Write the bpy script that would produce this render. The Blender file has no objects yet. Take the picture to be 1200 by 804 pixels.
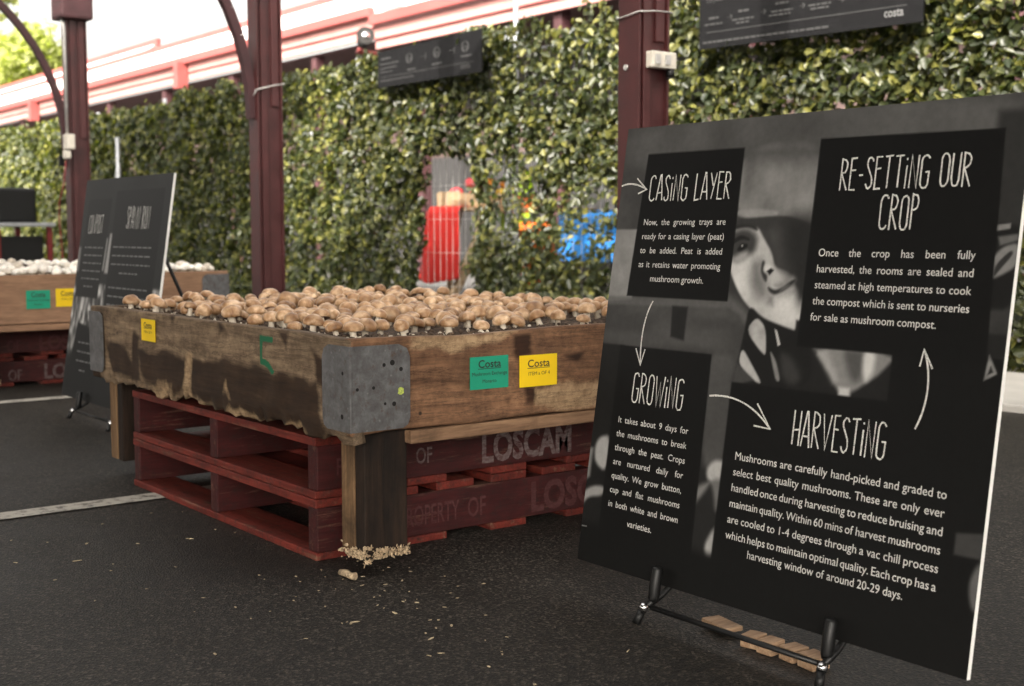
import bpy, bmesh, math, random
import numpy as np
from mathutils import Vector, Matrix, noise as mnoise

random.seed(7)
RNG = np.random.default_rng(11)
R = math.radians
scene = bpy.context.scene
COL = scene.collection

# ------------------------------------------------------------------ camera
cam_d = bpy.data.cameras.new('camera')
cam_d.sensor_width = 36.0
cam_d.lens = 44.47
cam_d.clip_start = 0.05
cam_d.clip_end = 2000
cam_d.dof.use_dof = True
cam_d.dof.focus_distance = 2.75
cam_d.dof.aperture_fstop = 5.0
cam = bpy.data.objects.new('camera', cam_d)
COL.objects.link(cam)
YAW, PITCH = 0.6578, 0.0879
fwd = Vector((-math.cos(YAW) * math.cos(PITCH), math.sin(YAW) * math.cos(PITCH), -math.sin(PITCH)))
cam.location = (0, 0, 0.79)
cam.rotation_euler = fwd.to_track_quat('-Z', 'Y').to_euler()
scene.camera = cam

# ------------------------------------------------------------------ world, sun, exposure
SUN_DIR = Vector((0.55, -1.0, 0)).normalized()
SUN_EL = R(33)
world = bpy.data.worlds.new('World')
scene.world = world
world.use_nodes = True
wn = world.node_tree
bg = wn.nodes['Background']
sky = wn.nodes.new('ShaderNodeTexSky')
sky.sky_type = 'NISHITA'
sky.sun_disc = False
sky.sun_elevation = SUN_EL
sky.sun_rotation = math.atan2(SUN_DIR.x, SUN_DIR.y)
sky.air_density = 1.0
sky.dust_density = 9.0
sky.ozone_density = 1.0
# thin bright cloud: the blue of the clear sky is mostly washed out
bw = wn.nodes.new('ShaderNodeRGBToBW')
wn.links.new(sky.outputs[0], bw.inputs[0])
gain = wn.nodes.new('ShaderNodeMath'); gain.operation = 'MULTIPLY'; gain.inputs[1].default_value = 1.6
wn.links.new(bw.outputs[0], gain.inputs[0])
mx = wn.nodes.new('ShaderNodeMix'); mx.data_type = 'RGBA'; mx.inputs[0].default_value = 0.85
warm = wn.nodes.new('ShaderNodeMix'); warm.data_type = 'RGBA'; warm.blend_type = 'MULTIPLY'; warm.inputs[0].default_value = 1.0
warm.inputs[7].default_value = (1.06, 1.0, 0.91, 1)
wn.links.new(gain.outputs[0], warm.inputs[6])
wn.links.new(sky.outputs[0], mx.inputs[6]); wn.links.new(warm.outputs[2], mx.inputs[7])
wn.links.new(mx.outputs[2], bg.inputs[0])
bg.inputs[1].default_value = 0.15
sun_d = bpy.data.lights.new('sun', 'SUN')
sun_d.energy = 2.0
sun_d.angle = R(0.5)
sun_d.color = (1.0, 0.94, 0.86)
sun = bpy.data.objects.new('sun', sun_d)
COL.objects.link(sun)
sv = Vector((SUN_DIR.x * math.cos(SUN_EL), SUN_DIR.y * math.cos(SUN_EL), math.sin(SUN_EL)))
sun.rotation_euler = sv.to_track_quat('Z', 'Y').to_euler()
scene.view_settings.view_transform = 'Standard'
scene.view_settings.look = 'None'
scene.view_settings.exposure = 2.08
scene.view_settings.gamma = 1.0
scene.view_settings.use_curve_mapping = False
scene.render.engine = 'CYCLES'
scene.cycles.use_denoising = True
scene.cycles.max_bounces = 8
scene.cycles.diffuse_bounces = 4
scene.cycles.sample_clamp_indirect = 8.0

# ------------------------------------------------------------------ helpers
def tag(o, label, cat, group=None, kind=None):
    if label: o['label'] = label
    if cat: o['category'] = cat
    if group: o['group'] = group
    if kind: o['kind'] = kind
    return o

def thing(name, label, cat, loc=(0, 0, 0), rz=0.0, group=None):
    o = bpy.data.objects.new(name, None)
    o.empty_display_size = 0.05
    COL.objects.link(o)
    o.location = loc
    o.rotation_euler = (0, 0, rz)
    return tag(o, label, cat, group)

def copy_tree(o, parent=None):
    c = o.copy()
    COL.objects.link(c)
    c.parent = parent
    for ch in list(o.children):
        copy_tree(ch, c)
    return c

def frame(bx, by=None, bz=None, o=(0, 0, 0)):
    m = Matrix.Identity(4)
    for i, v in enumerate((bx, by, bz)):
        for r in range(3):
            m[r][i] = v[r]
    m.translation = Vector(o)
    return m

class MB:
    """collects shapes and links them as ONE mesh object"""
    def __init__(self):
        self.v, self.f, self.m, self.s = [], [], [], []
    def add(self, verts, faces, mi=0, smooth=False, mat=None):
        b = len(self.v)
        if mat is not None:
            verts = [mat @ Vector(p) for p in verts]
        self.v.extend([tuple(p) for p in verts])
        for f in faces:
            self.f.append(tuple(b + i for i in f))
            self.m.append(mi)
            self.s.append(smooth)
        return self
    def box(self, lo, hi, mi=0, bev=0.0, mat=None):
        x0, y0, z0 = lo
        x1, y1, z1 = hi
        if bev <= 0:
            vs = [(x0, y0, z0), (x1, y0, z0), (x1, y1, z0), (x0, y1, z0), (x0, y0, z1), (x1, y0, z1), (x1, y1, z1), (x0, y1, z1)]
            fs = [(3, 2, 1, 0), (4, 5, 6, 7), (0, 1, 5, 4), (1, 2, 6, 5), (2, 3, 7, 6), (3, 0, 4, 7)]
            return self.add(vs, fs, mi, False, mat)
        bm = bmesh.new()
        bmesh.ops.create_cube(bm, size=1)
        for v in bm.verts:
            v.co = Vector(((x0 + x1) / 2 + v.co.x * (x1 - x0), (y0 + y1) / 2 + v.co.y * (y1 - y0), (z0 + z1) / 2 + v.co.z * (z1 - z0)))
        bmesh.ops.bevel(bm, geom=list(bm.edges), offset=bev, segments=2, affect='EDGES', profile=0.6)
        bm.verts.index_update()
        self.add([v.co.copy() for v in bm.verts], [[v.index for v in f.verts] for f in bm.faces], mi, False, mat)
        bm.free()
        return self
    def tube(self, pts, r, n=10, mi=0, caps=True, mat=None, smooth=True):
        pts = [Vector(p) for p in pts]
        rs = r if isinstance(r, (list, tuple)) else [r] * len(pts)
        vs, fs = [], []
        prev = None
        for i, p in enumerate(pts):
            if i == 0: t = pts[1] - pts[0]
            elif i == len(pts) - 1: t = pts[-1] - pts[-2]
            else: t = (pts[i + 1] - pts[i - 1])
            t.normalize()
            if prev is None:
                a = t.orthogonal().normalized()
            else:
                a = (prev - t * prev.dot(t)).normalized()
            prev = a
            b = t.cross(a)
            for k in range(n):
                an = 2 * math.pi * k / n
                vs.append(p + (a * math.cos(an) + b * math.sin(an)) * rs[i])
        for i in range(len(pts) - 1):
            for k in range(n):
                fs.append((i * n + k, i * n + (k + 1) % n, (i + 1) * n + (k + 1) % n, (i + 1) * n + k))
        self.add(vs, fs, mi, smooth, mat)
        if caps:
            b = len(self.v) - len(vs)
            self.f.append(tuple(b + k for k in reversed(range(n)))); self.m.append(mi); self.s.append(False)
            self.f.append(tuple(b + (len(pts) - 1) * n + k for k in range(n))); self.m.append(mi); self.s.append(False)
        return self
    def lathe(self, prof, n=16, mi=0, mat=None, jit=0.0, smooth=True):
        vs, fs = [], []
        for (r, z) in prof:
            for k in range(n):
                a = 2 * math.pi * k / n
                vs.append((r * math.cos(a), r * math.sin(a), z))
        for i in range(len(prof) - 1):
            for k in range(n):
                fs.append((i * n + k, i * n + (k + 1) % n, (i + 1) * n + (k + 1) % n, (i + 1) * n + k))
        return self.add(vs, fs, mi, smooth, mat)
    def build(self, name, mats, parent=None, loc=None):
        me = bpy.data.meshes.new(name)
        me.from_pydata(self.v, [], self.f)
        for m in (mats if isinstance(mats, (list, tuple)) else [mats]):
            me.materials.append(m)
        me.polygons.foreach_set('material_index', self.m)
        me.polygons.foreach_set('use_smooth', self.s)
        me.update()
        o = bpy.data.objects.new(name, me)
        COL.objects.link(o)
        if parent is not None: o.parent = parent
        if loc is not None: o.location = loc
        return o

# ------------------------------------------------------------------ materials
def new_mat(name):
    m = bpy.data.materials.new(name)
    m.use_nodes = True
    nt = m.node_tree
    return m, nt, nt.nodes['Principled BSDF']

def N(nt, t, **kw):
    n = nt.nodes.new(t)
    for k, v in kw.items():
        if k.startswith('i_'):
            n.inputs[k[2:].replace('_', ' ')].default_value = v
        else:
            setattr(n, k, v)
    return n

def ramp(nt, stops, fac=None):
    r = nt.nodes.new('ShaderNodeValToRGB')
    e = r.color_ramp.elements
    while len(e) < len(stops): e.new(0.5)
    for i, (p, c) in enumerate(stops):
        e[i].position = p
        e[i].color = (c[0], c[1], c[2], 1) if isinstance(c, (tuple, list)) else (c, c, c, 1)
    if fac is not None: nt.links.new(fac, r.inputs[0])
    return r

def mix(nt, a, b, fac, mode='MIX'):
    m = nt.nodes.new('ShaderNodeMix')
    m.data_type = 'RGBA'
    m.blend_type = mode
    for sock, v in ((m.inputs[6], a), (m.inputs[7], b), (m.inputs[0], fac)):
        if hasattr(v, 'default_value') and hasattr(v, 'links'): nt.links.new(v, sock)
        elif isinstance(v, (tuple, list)): sock.default_value = (v[0], v[1], v[2], 1)
        else: sock.default_value = v
    return m.outputs[2]

def mapping(nt, scale=(1, 1, 1), obj=True):
    tc = nt.nodes.new('ShaderNodeTexCoord')
    mp = nt.nodes.new('ShaderNodeMapping')
    mp.inputs['Scale'].default_value = scale
    nt.links.new(tc.outputs['Object' if obj else 'Generated'], mp.inputs[0])
    return mp.outputs[0]

def noise(nt, vec, scale, detail=6, rough=0.6, dist=0.0):
    n = nt.nodes.new('ShaderNodeTexNoise')
    n.inputs['Scale'].default_value = scale
    n.inputs['Detail'].default_value = detail
    n.inputs['Roughness'].default_value = rough
    n.inputs['Distortion'].default_value = dist
    nt.links.new(vec, n.inputs['Vector'])
    return n.outputs[0]

def bump(nt, p, h, strength=0.3, dist=0.01):
    b = nt.nodes.new('ShaderNodeBump')
    b.inputs['Strength'].default_value = strength
    b.inputs['Distance'].default_value = dist
    nt.links.new(h, b.inputs['Height'])
    nt.links.new(b.outputs[0], p.inputs['Normal'])

def plain(name, c, rough=0.6, metal=0.0, var=0.25, sc=12.0, bmp=0.0, spec=0.5):
    """painted / plastic / metal surface with slight wear"""
    m, nt, p = new_mat(name)
    v = mapping(nt)
    n = noise(nt, v, sc)
    r = ramp(nt, [(0.3, tuple(x * (1 - var) for x in c)), (0.7, tuple(min(1, x * (1 + var)) for x in c))], n)
    nt.links.new(r.outputs[0], p.inputs['Base Color'])
    rr = ramp(nt, [(0.3, max(0.02, rough - 0.1)), (0.7, min(1, rough + 0.1))], n)
    nt.links.new(rr.outputs[0], p.inputs['Roughness'])
    p.inputs['Metallic'].default_value = metal
    p.inputs['Specular IOR Level'].default_value = spec
    if bmp: bump(nt, p, noise(nt, v, sc * 6), bmp, 0.004)
    return m

def wood(name, c_lo, c_hi, axis='X', grain=1.0, stain=0.5, rough=0.75, painted=False, attr=None, bmp=0.4):
    m, nt, p = new_mat(name)
    s = {'X': (1.2, 14, 14), 'Y': (14, 1.2, 14), 'Z': (14, 14, 1.2)}[axis]
    v = mapping(nt, tuple(k * grain for k in s))
    oi = nt.nodes.new('ShaderNodeObjectInfo')
    add = nt.nodes.new('ShaderNodeVectorMath'); add.operation = 'ADD'
    sc = nt.nodes.new('ShaderNodeVectorMath'); sc.operation = 'SCALE'
    sc.inputs['Scale'].default_value = 37.0
    cmb = nt.nodes.new('ShaderNodeCombineXYZ')
    for i in range(3): nt.links.new(oi.outputs['Random'], cmb.inputs[i])
    nt.links.new(cmb.outputs[0], sc.inputs[0])
    nt.links.new(v, add.inputs[0]); nt.links.new(sc.outputs[0], add.inputs[1])
    v = add.outputs[0]
    g = noise(nt, v, 2.2, 8, 0.65, 0.7)
    fine = noise(nt, v, 9.0, 4, 0.7, 0.2)
    col = ramp(nt, [(0.25, c_lo), (0.5, tuple((a + b) / 2 for a, b in zip(c_lo, c_hi))), (0.72, c_hi)], g).outputs[0]
    col = mix(nt, col, ramp(nt, [(0.35, 0.62), (0.62, 1.0)], fine).outputs[0], 0.8, 'MULTIPLY')
    v2 = mapping(nt)
    st = noise(nt, v2, 5.0, 5, 0.65, 0.4)
    col = mix(nt, col, ramp(nt, [(0.36, (1 - stain, 1 - stain, 1 - stain)), (0.55, 1.0)], st).outputs[0], 1.0, 'MULTIPLY')
    if painted:
        ch = noise(nt, v, 3.0, 8, 0.75)
        col = mix(nt, col, (0.15, 0.085, 0.055), ramp(nt, [(0.56, 0.0), (0.66, 0.8)], ch).outputs[0])
        sc_ = noise(nt, v2, 40, 8, 0.8)
        col = mix(nt, col, (0.02, 0.012, 0.010), ramp(nt, [(0.50, 0.0), (0.68, 0.9)], sc_).outputs[0])
    if attr:
        at = nt.nodes.new('ShaderNodeAttribute'); at.attribute_name = attr
        sx = nt.nodes.new('ShaderNodeSeparateColor')
        nt.links.new(at.outputs['Color'], sx.inputs[0])
        rag = noise(nt, v, 3.2, 8, 0.7, 0.5)
        rag2 = noise(nt, v2, 34.0, 6, 0.7)
        def ragged(ch, lo, hi, amp, n):
            b = nt.nodes.new('ShaderNodeMath'); b.operation = 'MULTIPLY_ADD'
            nt.links.new(n, b.inputs[0]); b.inputs[1].default_value = amp; b.inputs[2].default_value = -amp / 2
            a = nt.nodes.new('ShaderNodeMath'); a.operation = 'ADD'
            nt.links.new(ch, a.inputs[0]); nt.links.new(b.outputs[0], a.inputs[1])
            return ramp(nt, [(lo, 0.0), (hi, 1.0)], a.outputs[0]).outputs[0]
        wet = ragged(sx.outputs[0], .22, .88, 1.1, rag)
        col = mix(nt, col, mix(nt, (0.26, 0.20, 0.16), (0.10, 0.075, 0.06), rag2), wet, 'MULTIPLY')
        col = mix(nt, col, mix(nt, (0.26, 0.17, 0.09), (0.60, 0.43, 0.26), rag), mix(nt, (0, 0, 0), ragged(sx.outputs[1], .3, 1.0, 1.0, rag2), 0.8))
        # nail holes, checks and grime
        vo = nt.nodes.new('ShaderNodeTexVoronoi'); vo.inputs['Scale'].default_value = 7.0
        nt.links.new(v2, vo.inputs['Vector'])
        col = mix(nt, col, (0.012, 0.008, 0.006), ramp(nt, [(0.03, 0.9), (0.045, 0.0)], vo.outputs['Distance']).outputs[0])
        ck = noise(nt, v, 1.3, 10, 0.8, 1.2)
        col = mix(nt, col, (0.03, 0.017, 0.010), ramp(nt, [(0.485, 0.0), (0.5, 0.85), (0.515, 0.0)], ck).outputs[0])
        col = mix(nt, col, ramp(nt, [(0.35, (0.5, 0.46, 0.42)), (0.6, (1.05, 1.03, 1.0))], rag2).outputs[0], 0.7, 'MULTIPLY')
        col = mix(nt, col, (0.012, 0.11, 0.05), ragged(sx.outputs[2], .3, .7, .9, rag2))
    nt.links.new(col, p.inputs['Base Color'])
    p.inputs['Roughness'].default_value = rough
    p.inputs['Specular IOR Level'].default_value = 0.3
    bump(nt, p, g, bmp, 0.006)
    return m

M = {}
def asphalt():
    m, nt, p = new_mat('asphalt')
    v = mapping(nt)
    agg = nt.nodes.new('ShaderNodeTexVoronoi')
    agg.inputs['Scale'].default_value = 210
    nt.links.new(v, agg.inputs['Vector'])
    big = noise(nt, v, 0.9, 6, 0.6, 0.3)
    fine = noise(nt, v, 90, 3, 0.7)
    c = ramp(nt, [(0.0, (0.004, 0.0035, 0.003)), (0.45, (0.0135, 0.0115, 0.0093)), (0.7, (0.033, 0.028, 0.0225)), (1.0, (0.14, 0.124, 0.103))], agg.outputs['Color'])
    c2 = mix(nt, c.outputs[0], ramp(nt, [(0.32, (0.48, 0.44, 0.40)), (0.5, (0.9, 0.86, 0.82)), (0.68, (1.25, 1.22, 1.2))], big).outputs[0], 1.0, 'MULTIPLY')
    c2 = mix(nt, c2, ramp(nt, [(0.35, 0.6), (0.65, 1.15)], fine).outputs[0], 0.7, 'MULTIPLY')
    nt.links.new(c2, p.inputs['Base Color'])
    rr = ramp(nt, [(0.3, 0.5), (0.7, 0.75)], big)
    nt.links.new(rr.outputs[0], p.inputs['Roughness'])
    p.inputs['Specular IOR Level'].default_value = 0.35
    bump(nt, p, agg.outputs['Distance'], 0.55, 0.004)
    return m
M['asphalt'] = asphalt()
M['concrete'] = plain('concrete', (0.42, 0.4, 0.37), 0.85, var=0.15, sc=4, bmp=0.2)
M['road_grey'] = plain('worn_road', (0.085, 0.082, 0.08), 0.85, var=0.25, sc=3, bmp=0.2)
def road_paint():
    m, nt, p = new_mat('road_paint')
    v = mapping(nt)
    n = noise(nt, v, 24, 8, 0.75)
    nt.links.new(ramp(nt, [(0.36, (0.06, 0.055, 0.05)), (0.5, (0.42, 0.39, 0.34)), (0.8, (0.55, 0.52, 0.46))], n).outputs[0], p.inputs['Base Color'])
    p.inputs['Roughness'].default_value = 0.75
    return m
M['road_paint'] = road_paint()
M['maroon'] = plain('maroon_paint', (0.052, 0.0125, 0.0125), 0.45, var=0.3, sc=7, bmp=0.12)
M['maroon_dark'] = plain('maroon_paint_dull', (0.045, 0.015, 0.017), 0.6, var=0.3, sc=7)
M['steel'] = plain('galvanised_steel', (0.42, 0.43, 0.44), 0.45, 0.7, var=0.2, sc=20)
def bracket_mat():
    m, nt, p = new_mat('weathered_zinc_plate')
    v = mapping(nt)
    a = noise(nt, v, 30, 8, 0.75, 0.3); b = noise(nt, v, 46, 6, 0.75)
    c = ramp(nt, [(0.3, (0.075, 0.07, 0.068)), (0.5, (0.125, 0.123, 0.125)), (0.72, (0.20, 0.20, 0.205))], a).outputs[0]
    c = mix(nt, c, (0.085, 0.045, 0.024), ramp(nt, [(0.56, 0), (0.70, 0.75)], b).outputs[0])
    vo = nt.nodes.new('ShaderNodeTexVoronoi'); vo.inputs['Scale'].default_value = 42
    nt.links.new(v, vo.inputs['Vector'])
    c = mix(nt, c, (0.28, 0.28, 0.27), ramp(nt, [(0.05, 0.5), (0.14, 0.0)], vo.outputs['Distance']).outputs[0])
    nt.links.new(c, p.inputs['Base Color'])
    p.inputs['Metallic'].default_value = 0.35
    p.inputs['Roughness'].default_value = 0.55
    bump(nt, p, a, 0.15, 0.004)
    return m
M['zinc'] = bracket_mat()
M['black_hole'] = plain('dark_hole', (0.008, 0.007, 0.006), 0.9)
M['lime'] = plain('lime_paint_fleck', (0.42, 0.5, 0.10), 0.7, var=0.5, sc=300)
M['black'] = plain('black_plastic', (0.006, 0.006, 0.006), 0.45, var=0.2, spec=0.35)
M['chrome'] = plain('chrome_joint', (0.7, 0.7, 0.7), 0.18, 1.0, var=0.05)
M['white_edge'] = plain('foam_board_edge', (0.75, 0.75, 0.72), 0.6, var=0.05)
M['board_back'] = plain('board_backing', (0.02, 0.02, 0.02), 0.5)
M['print_white'] = plain('print_white', (0.62, 0.61, 0.58), 0.5, var=0.05)
M['print_grey'] = plain('print_grey', (0.11, 0.11, 0.11), 0.5, var=0.1)
M['print_black'] = plain('print_black', (0.006, 0.006, 0.0065), 0.6, var=0.1, spec=0.15)
M['text_dim'] = plain('faint_grey_print', (0.045, 0.045, 0.045), 0.6, var=0.1, spec=0.15)
def chalk():
    m, nt, p = new_mat('chalk_print')
    v = mapping(nt)
    n = noise(nt, v, 420, 3, 0.7)
    nt.links.new(ramp(nt, [(0.33, (0.06, 0.06, 0.06)), (0.46, (0.6, 0.59, 0.55)), (0.7, (0.75, 0.74, 0.7))], n).outputs[0], p.inputs['Base Color'])
    p.inputs['Roughness'].default_value = 0.5
    return m
M['chalk'] = chalk()
def attr_mat(name, attr, rough=0.4, spec=0.4):
    m, nt, p = new_mat(name)
    at = nt.nodes.new('ShaderNodeAttribute'); at.attribute_name = attr
    v = mapping(nt)
    n = noise(nt, v, 60, 4, 0.6)
    c = mix(nt, at.outputs['Color'], ramp(nt, [(0.3, 0.88), (0.7, 1.08)], n).outputs[0], 1.0, 'MULTIPLY')
    nt.links.new(c, p.inputs['Base Color'])
    p.inputs['Roughness'].default_value = rough
    p.inputs['Specular IOR Level'].default_value = spec
    return m
M['poster'] = attr_mat('poster_print', 'paint', 0.5, 0.16)
M['wood_front'] = wood('stained_crate_board', (0.12, 0.078, 0.048), (0.37, 0.27, 0.175), 'X', 1.0, 0.35, attr='stain')
M['wood_end'] = wood('brown_crate_board', (0.115, 0.056, 0.03), (0.33, 0.18, 0.098), 'Y', 1.0, 0.25, attr='stain')
M['wood_clean'] = wood('clean_crate_board', (0.25, 0.14, 0.085), (0.36, 0.21, 0.125), 'Y', 1.0, 0.12)
M['wood_dark'] = wood('weathered_crate_board', (0.07, 0.042, 0.024), (0.22, 0.145, 0.085), 'X', 1.0, 0.5)
M['rail_wood'] = wood('lower_rail_timber', (0.12, 0.066, 0.036), (0.36, 0.215, 0.125), 'Y', 1.0, 0.45)
M['wood_pale'] = wood('pale_timber', (0.36, 0.24, 0.13), (0.58, 0.42, 0.26), 'X', 1.0, 0.2)
M['wood_cut'] = wood('cut_timber', (0.34, 0.2, 0.11), (0.56, 0.38, 0.24), 'Y', 1.5, 0.35)
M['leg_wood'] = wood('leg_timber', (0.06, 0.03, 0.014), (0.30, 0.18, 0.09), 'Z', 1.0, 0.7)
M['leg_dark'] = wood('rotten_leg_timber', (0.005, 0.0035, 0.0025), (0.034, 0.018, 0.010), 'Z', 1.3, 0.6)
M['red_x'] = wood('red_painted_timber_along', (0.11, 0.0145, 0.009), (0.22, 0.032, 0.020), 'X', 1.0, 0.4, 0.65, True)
M['red_y'] = wood('red_painted_timber_across_shaded', (0.036, 0.006, 0.006), (0.072, 0.011, 0.0105), 'Y', 1.0, 0.35, 0.6, True)  # dark paint, darkened further to stand in for the tray overhang's shade
def stencil(name, c, lo, hi):
    m, nt, p = new_mat(name)
    v = mapping(nt, (1, .35, 1))
    n = noise(nt, v, 95, 8, 0.8)
    nt.links.new(ramp(nt, [(lo, (0.05, 0.008, 0.008)), (hi, c)], n).outputs[0], p.inputs['Base Color'])
    p.inputs['Roughness'].default_value = 0.8
    return m
M['stencil'] = stencil('worn_white_stencil', (0.17, 0.14, 0.135), .38, .62)
M['stencil_faint'] = stencil('faded_stencil', (0.085, 0.028, 0.027), .40, .66)
M['green_card'] = plain('green_card', (0.004, 0.27, 0.155), 0.6, var=0.06)
M['yellow_card'] = plain('yellow_card', (0.80, 0.54, 0.0), 0.6, var=0.06)
M['ink'] = plain('black_ink', (0.02, 0.02, 0.018), 0.6)
def soil_mat():
    m, nt, p = new_mat('peat_casing')
    v = mapping(nt)
    vo = nt.nodes.new('ShaderNodeTexVoronoi'); vo.inputs['Scale'].default_value = 120
    nt.links.new(v, vo.inputs['Vector'])
    n = noise(nt, v, 60, 6, 0.7)
    c = ramp(nt, [(0.3, (0.014, 0.009, 0.006)), (0.52, (0.07, 0.044, 0.028)), (0.72, (0.26, 0.18, 0.115))], n).outputs[0]
    nt.links.new(c, p.inputs['Base Color'])
    p.inputs['Roughness'].default_value = 0.95
    bump(nt, p, vo.outputs['Distance'], 0.8, 0.008)
    return m
M['soil'] = soil_mat()
def cap_mat(name, lo, mid, hi):
    m, nt, p = new_mat(name)
    v = mapping(nt)
    oi = nt.nodes.new('ShaderNodeObjectInfo')
    add = nt.nodes.new('ShaderNodeVectorMath'); add.operation = 'ADD'
    cmb = nt.nodes.new('ShaderNodeCombineXYZ')
    ml = nt.nodes.new('ShaderNodeMath'); ml.operation = 'MULTIPLY'; ml.inputs[1].default_value = 40.0
    nt.links.new(oi.outputs['Random'], ml.inputs[0])
    for i in range(3): nt.links.new(ml.outputs[0], cmb.inputs[i])
    nt.links.new(v, add.inputs[0]); nt.links.new(cmb.outputs[0], add.inputs[1])
    n = noise(nt, add.outputs[0], 1.1, 3, 0.5, 0.2)
    f = noise(nt, add.outputs[0], 6, 7, 0.8, 0.6)
    c = ramp(nt, [(0.28, lo), (0.48, mid), (0.72, hi)], n).outputs[0]
    c = mix(nt, c, ramp(nt, [(0.34, 0.6), (0.52, 1.05)], f).outputs[0], 0.4, 'MULTIPLY')
    c = mix(nt, c, ramp(nt, [(0.0, (0.62, 0.55, 0.48)), (0.4, (0.95, 0.92, 0.9)), (1.0, (1.15, 1.15, 1.15))], oi.outputs['Random']).outputs[0], 0.9, 'MULTIPLY')
    nt.links.new(c, p.inputs['Base Color'])
    p.inputs['Roughness'].default_value = 0.33
    p.inputs['Subsurface Weight'].default_value = 0.06
    p.inputs['Subsurface Radius'].default_value = (0.006, 0.004, 0.002)
    p.inputs['Specular IOR Level'].default_value = 0.35
    bump(nt, p, f, 0.10, 0.02)
    return m
M['cap_brown'] = cap_mat('brown_mushroom_cap', (0.23, 0.118, 0.055), (0.42, 0.255, 0.135), (0.76, 0.56, 0.37))
M['cap_white'] = cap_mat('white_mushroom_cap', (0.62, 0.58, 0.5), (0.78, 0.75, 0.68), (0.86, 0.84, 0.79))
M['stem'] = plain('mushroom_stem', (0.66, 0.58, 0.47), 0.7, var=0.2, sc=90)
M['gill'] = plain('mushroom_gills', (0.18, 0.10, 0.065), 0.8, var=0.3, sc=90)
def leaf_mat(name, trans=0.35, gloss=0.32):
    m, nt, p = new_mat(name)
    at = nt.nodes.new('ShaderNodeAttribute'); at.attribute_name = 'tint'
    nt.links.new(at.outputs['Color'], p.inputs['Base Color'])
    p.inputs['Roughness'].default_value = gloss
    p.inputs['Specular IOR Level'].default_value = 0.55
    tr = nt.nodes.new('ShaderNodeBsdfTranslucent')
    c = mix(nt, at.outputs['Color'], (1.5, 1.7, 0.5), 1.0, 'MULTIPLY')
    nt.links.new(c, tr.inputs[0])
    ms = nt.nodes.new('ShaderNodeMixShader')
    ms.inputs[0].default_value = trans
    nt.links.new(p.outputs[0], ms.inputs[1]); nt.links.new(tr.outputs[0], ms.inputs[2])
    nt.links.new(ms.outputs[0], nt.nodes['Material Output'].inputs[0])
    return m
M['leaf'] = leaf_mat('ivy_leaf', 0.35, 0.4)
M['tree_leaf'] = leaf_mat('tree_leaf', 0.45, 0.5)
M['bark'] = plain('bark', (0.12, 0.085, 0.06), 0.9, var=0.4, sc=8, bmp=0.5)
def corrugated():
    m, nt, p = new_mat('corrugated_roof')
    v = mapping(nt)
    w = nt.nodes.new('ShaderNodeTexWave'); w.inputs['Scale'].default_value = 4.0
    nt.links.new(v, w.inputs['Vector'])
    n = noise(nt, v, 1.2)
    nt.links.new(ramp(nt, [(0.3, (0.55, 0.53, 0.52)), (0.7, (0.72, 0.71, 0.7))], n).outputs[0], p.inputs['Base Color'])
    p.inputs['Roughness'].default_value = 0.5
    bump(nt, p, w.outputs[0], 0.4, 0.02)
    return m
M['roof'] = corrugated()
M['roof_under'] = plain('roof_underside', (0.24, 0.22, 0.20), 0.8, var=0.1, sc=2)
M['pink_trim'] = plain('red_trim_paint', (0.23, 0.052, 0.047), 0.5, var=0.12, sc=2)
M['pink_wall'] = plain('pale_fascia_paint', (0.34, 0.165, 0.15), 0.6, var=0.1, sc=2)
M['red_wall'] = plain('shed_wall_paint', (0.085, 0.055, 0.05), 0.6, var=0.2, sc=2)
M['off_white'] = plain('switch_box_plastic', (0.62, 0.58, 0.50), 0.5, var=0.1, sc=30)
M['wire'] = plain('pale_wire', (0.5, 0.49, 0.47), 0.5, 0.3)
M['cable_red'] = plain('red_cable', (0.16, 0.012, 0.014), 0.5)
M['red_leg'] = plain('dull_red_metal', (0.16, 0.012, 0.012), 0.5)
M['red_cloth'] = plain('red_cloth', (0.62, 0.02, 0.014), 0.8, var=0.12, sc=9, bmp=0.2)
M['blue'] = plain('blue_tarpaulin', (0.03, 0.22, 0.62), 0.5, var=0.15, sc=5)
M['hivis'] = plain('hi_vis_fabric', (0.55, 0.9, 0.03), 0.7, var=0.08)
M['orange'] = plain('orange_fabric', (0.85, 0.18, 0.02), 0.7, var=0.1)
M['fruit_red'] = plain('red_fruit', (0.6, 0.05, 0.06), 0.35, var=0.2, sc=30)
M['fruit_orange'] = plain('orange_fruit', (0.8, 0.28, 0.02), 0.4, var=0.1, sc=30)
M['fruit_yellow'] = plain('yellow_fruit', (0.75, 0.5, 0.05), 0.4, var=0.1, sc=30)
M['grey_panel'] = plain('grey_panel', (0.022, 0.021, 0.021), 0.6, var=0.1)
M['straw'] = plain('straw_crumb', (0.42, 0.34, 0.22), 0.9, var=0.4, sc=60)
M['crust'] = plain('mycelium_crust', (0.40, 0.30, 0.19), 0.9, var=0.6, sc=120)

# ------------------------------------------------------------------ lettering
_tc = {}
def word_mesh(s, bold=0.0):
    """(verts2d, faces, width) of a word in the built-in font at size 1"""
    k = (s, bold)
    if k in _tc: return _tc[k]
    cu = bpy.data.curves.new('t', 'FONT')
    cu.body = s
    cu.size = 1.0
    cu.resolution_u = 3
    cu.offset = bold
    ob = bpy.data.objects.new('t', cu)
    COL.objects.link(ob)
    dg = bpy.context.evaluated_depsgraph_get()
    me = bpy.data.meshes.new_from_object(ob.evaluated_get(dg))
    vs = [(v.co.x, v.co.y) for v in me.vertices]
    fs = [tuple(p.vertices) for p in me.polygons]
    w = max((v[0] for v in vs), default=0.5)
    bpy.data.objects.remove(ob); bpy.data.curves.remove(cu); bpy.data.meshes.remove(me)
    _tc[k] = (vs, fs, w)
    return _tc[k]

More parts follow.
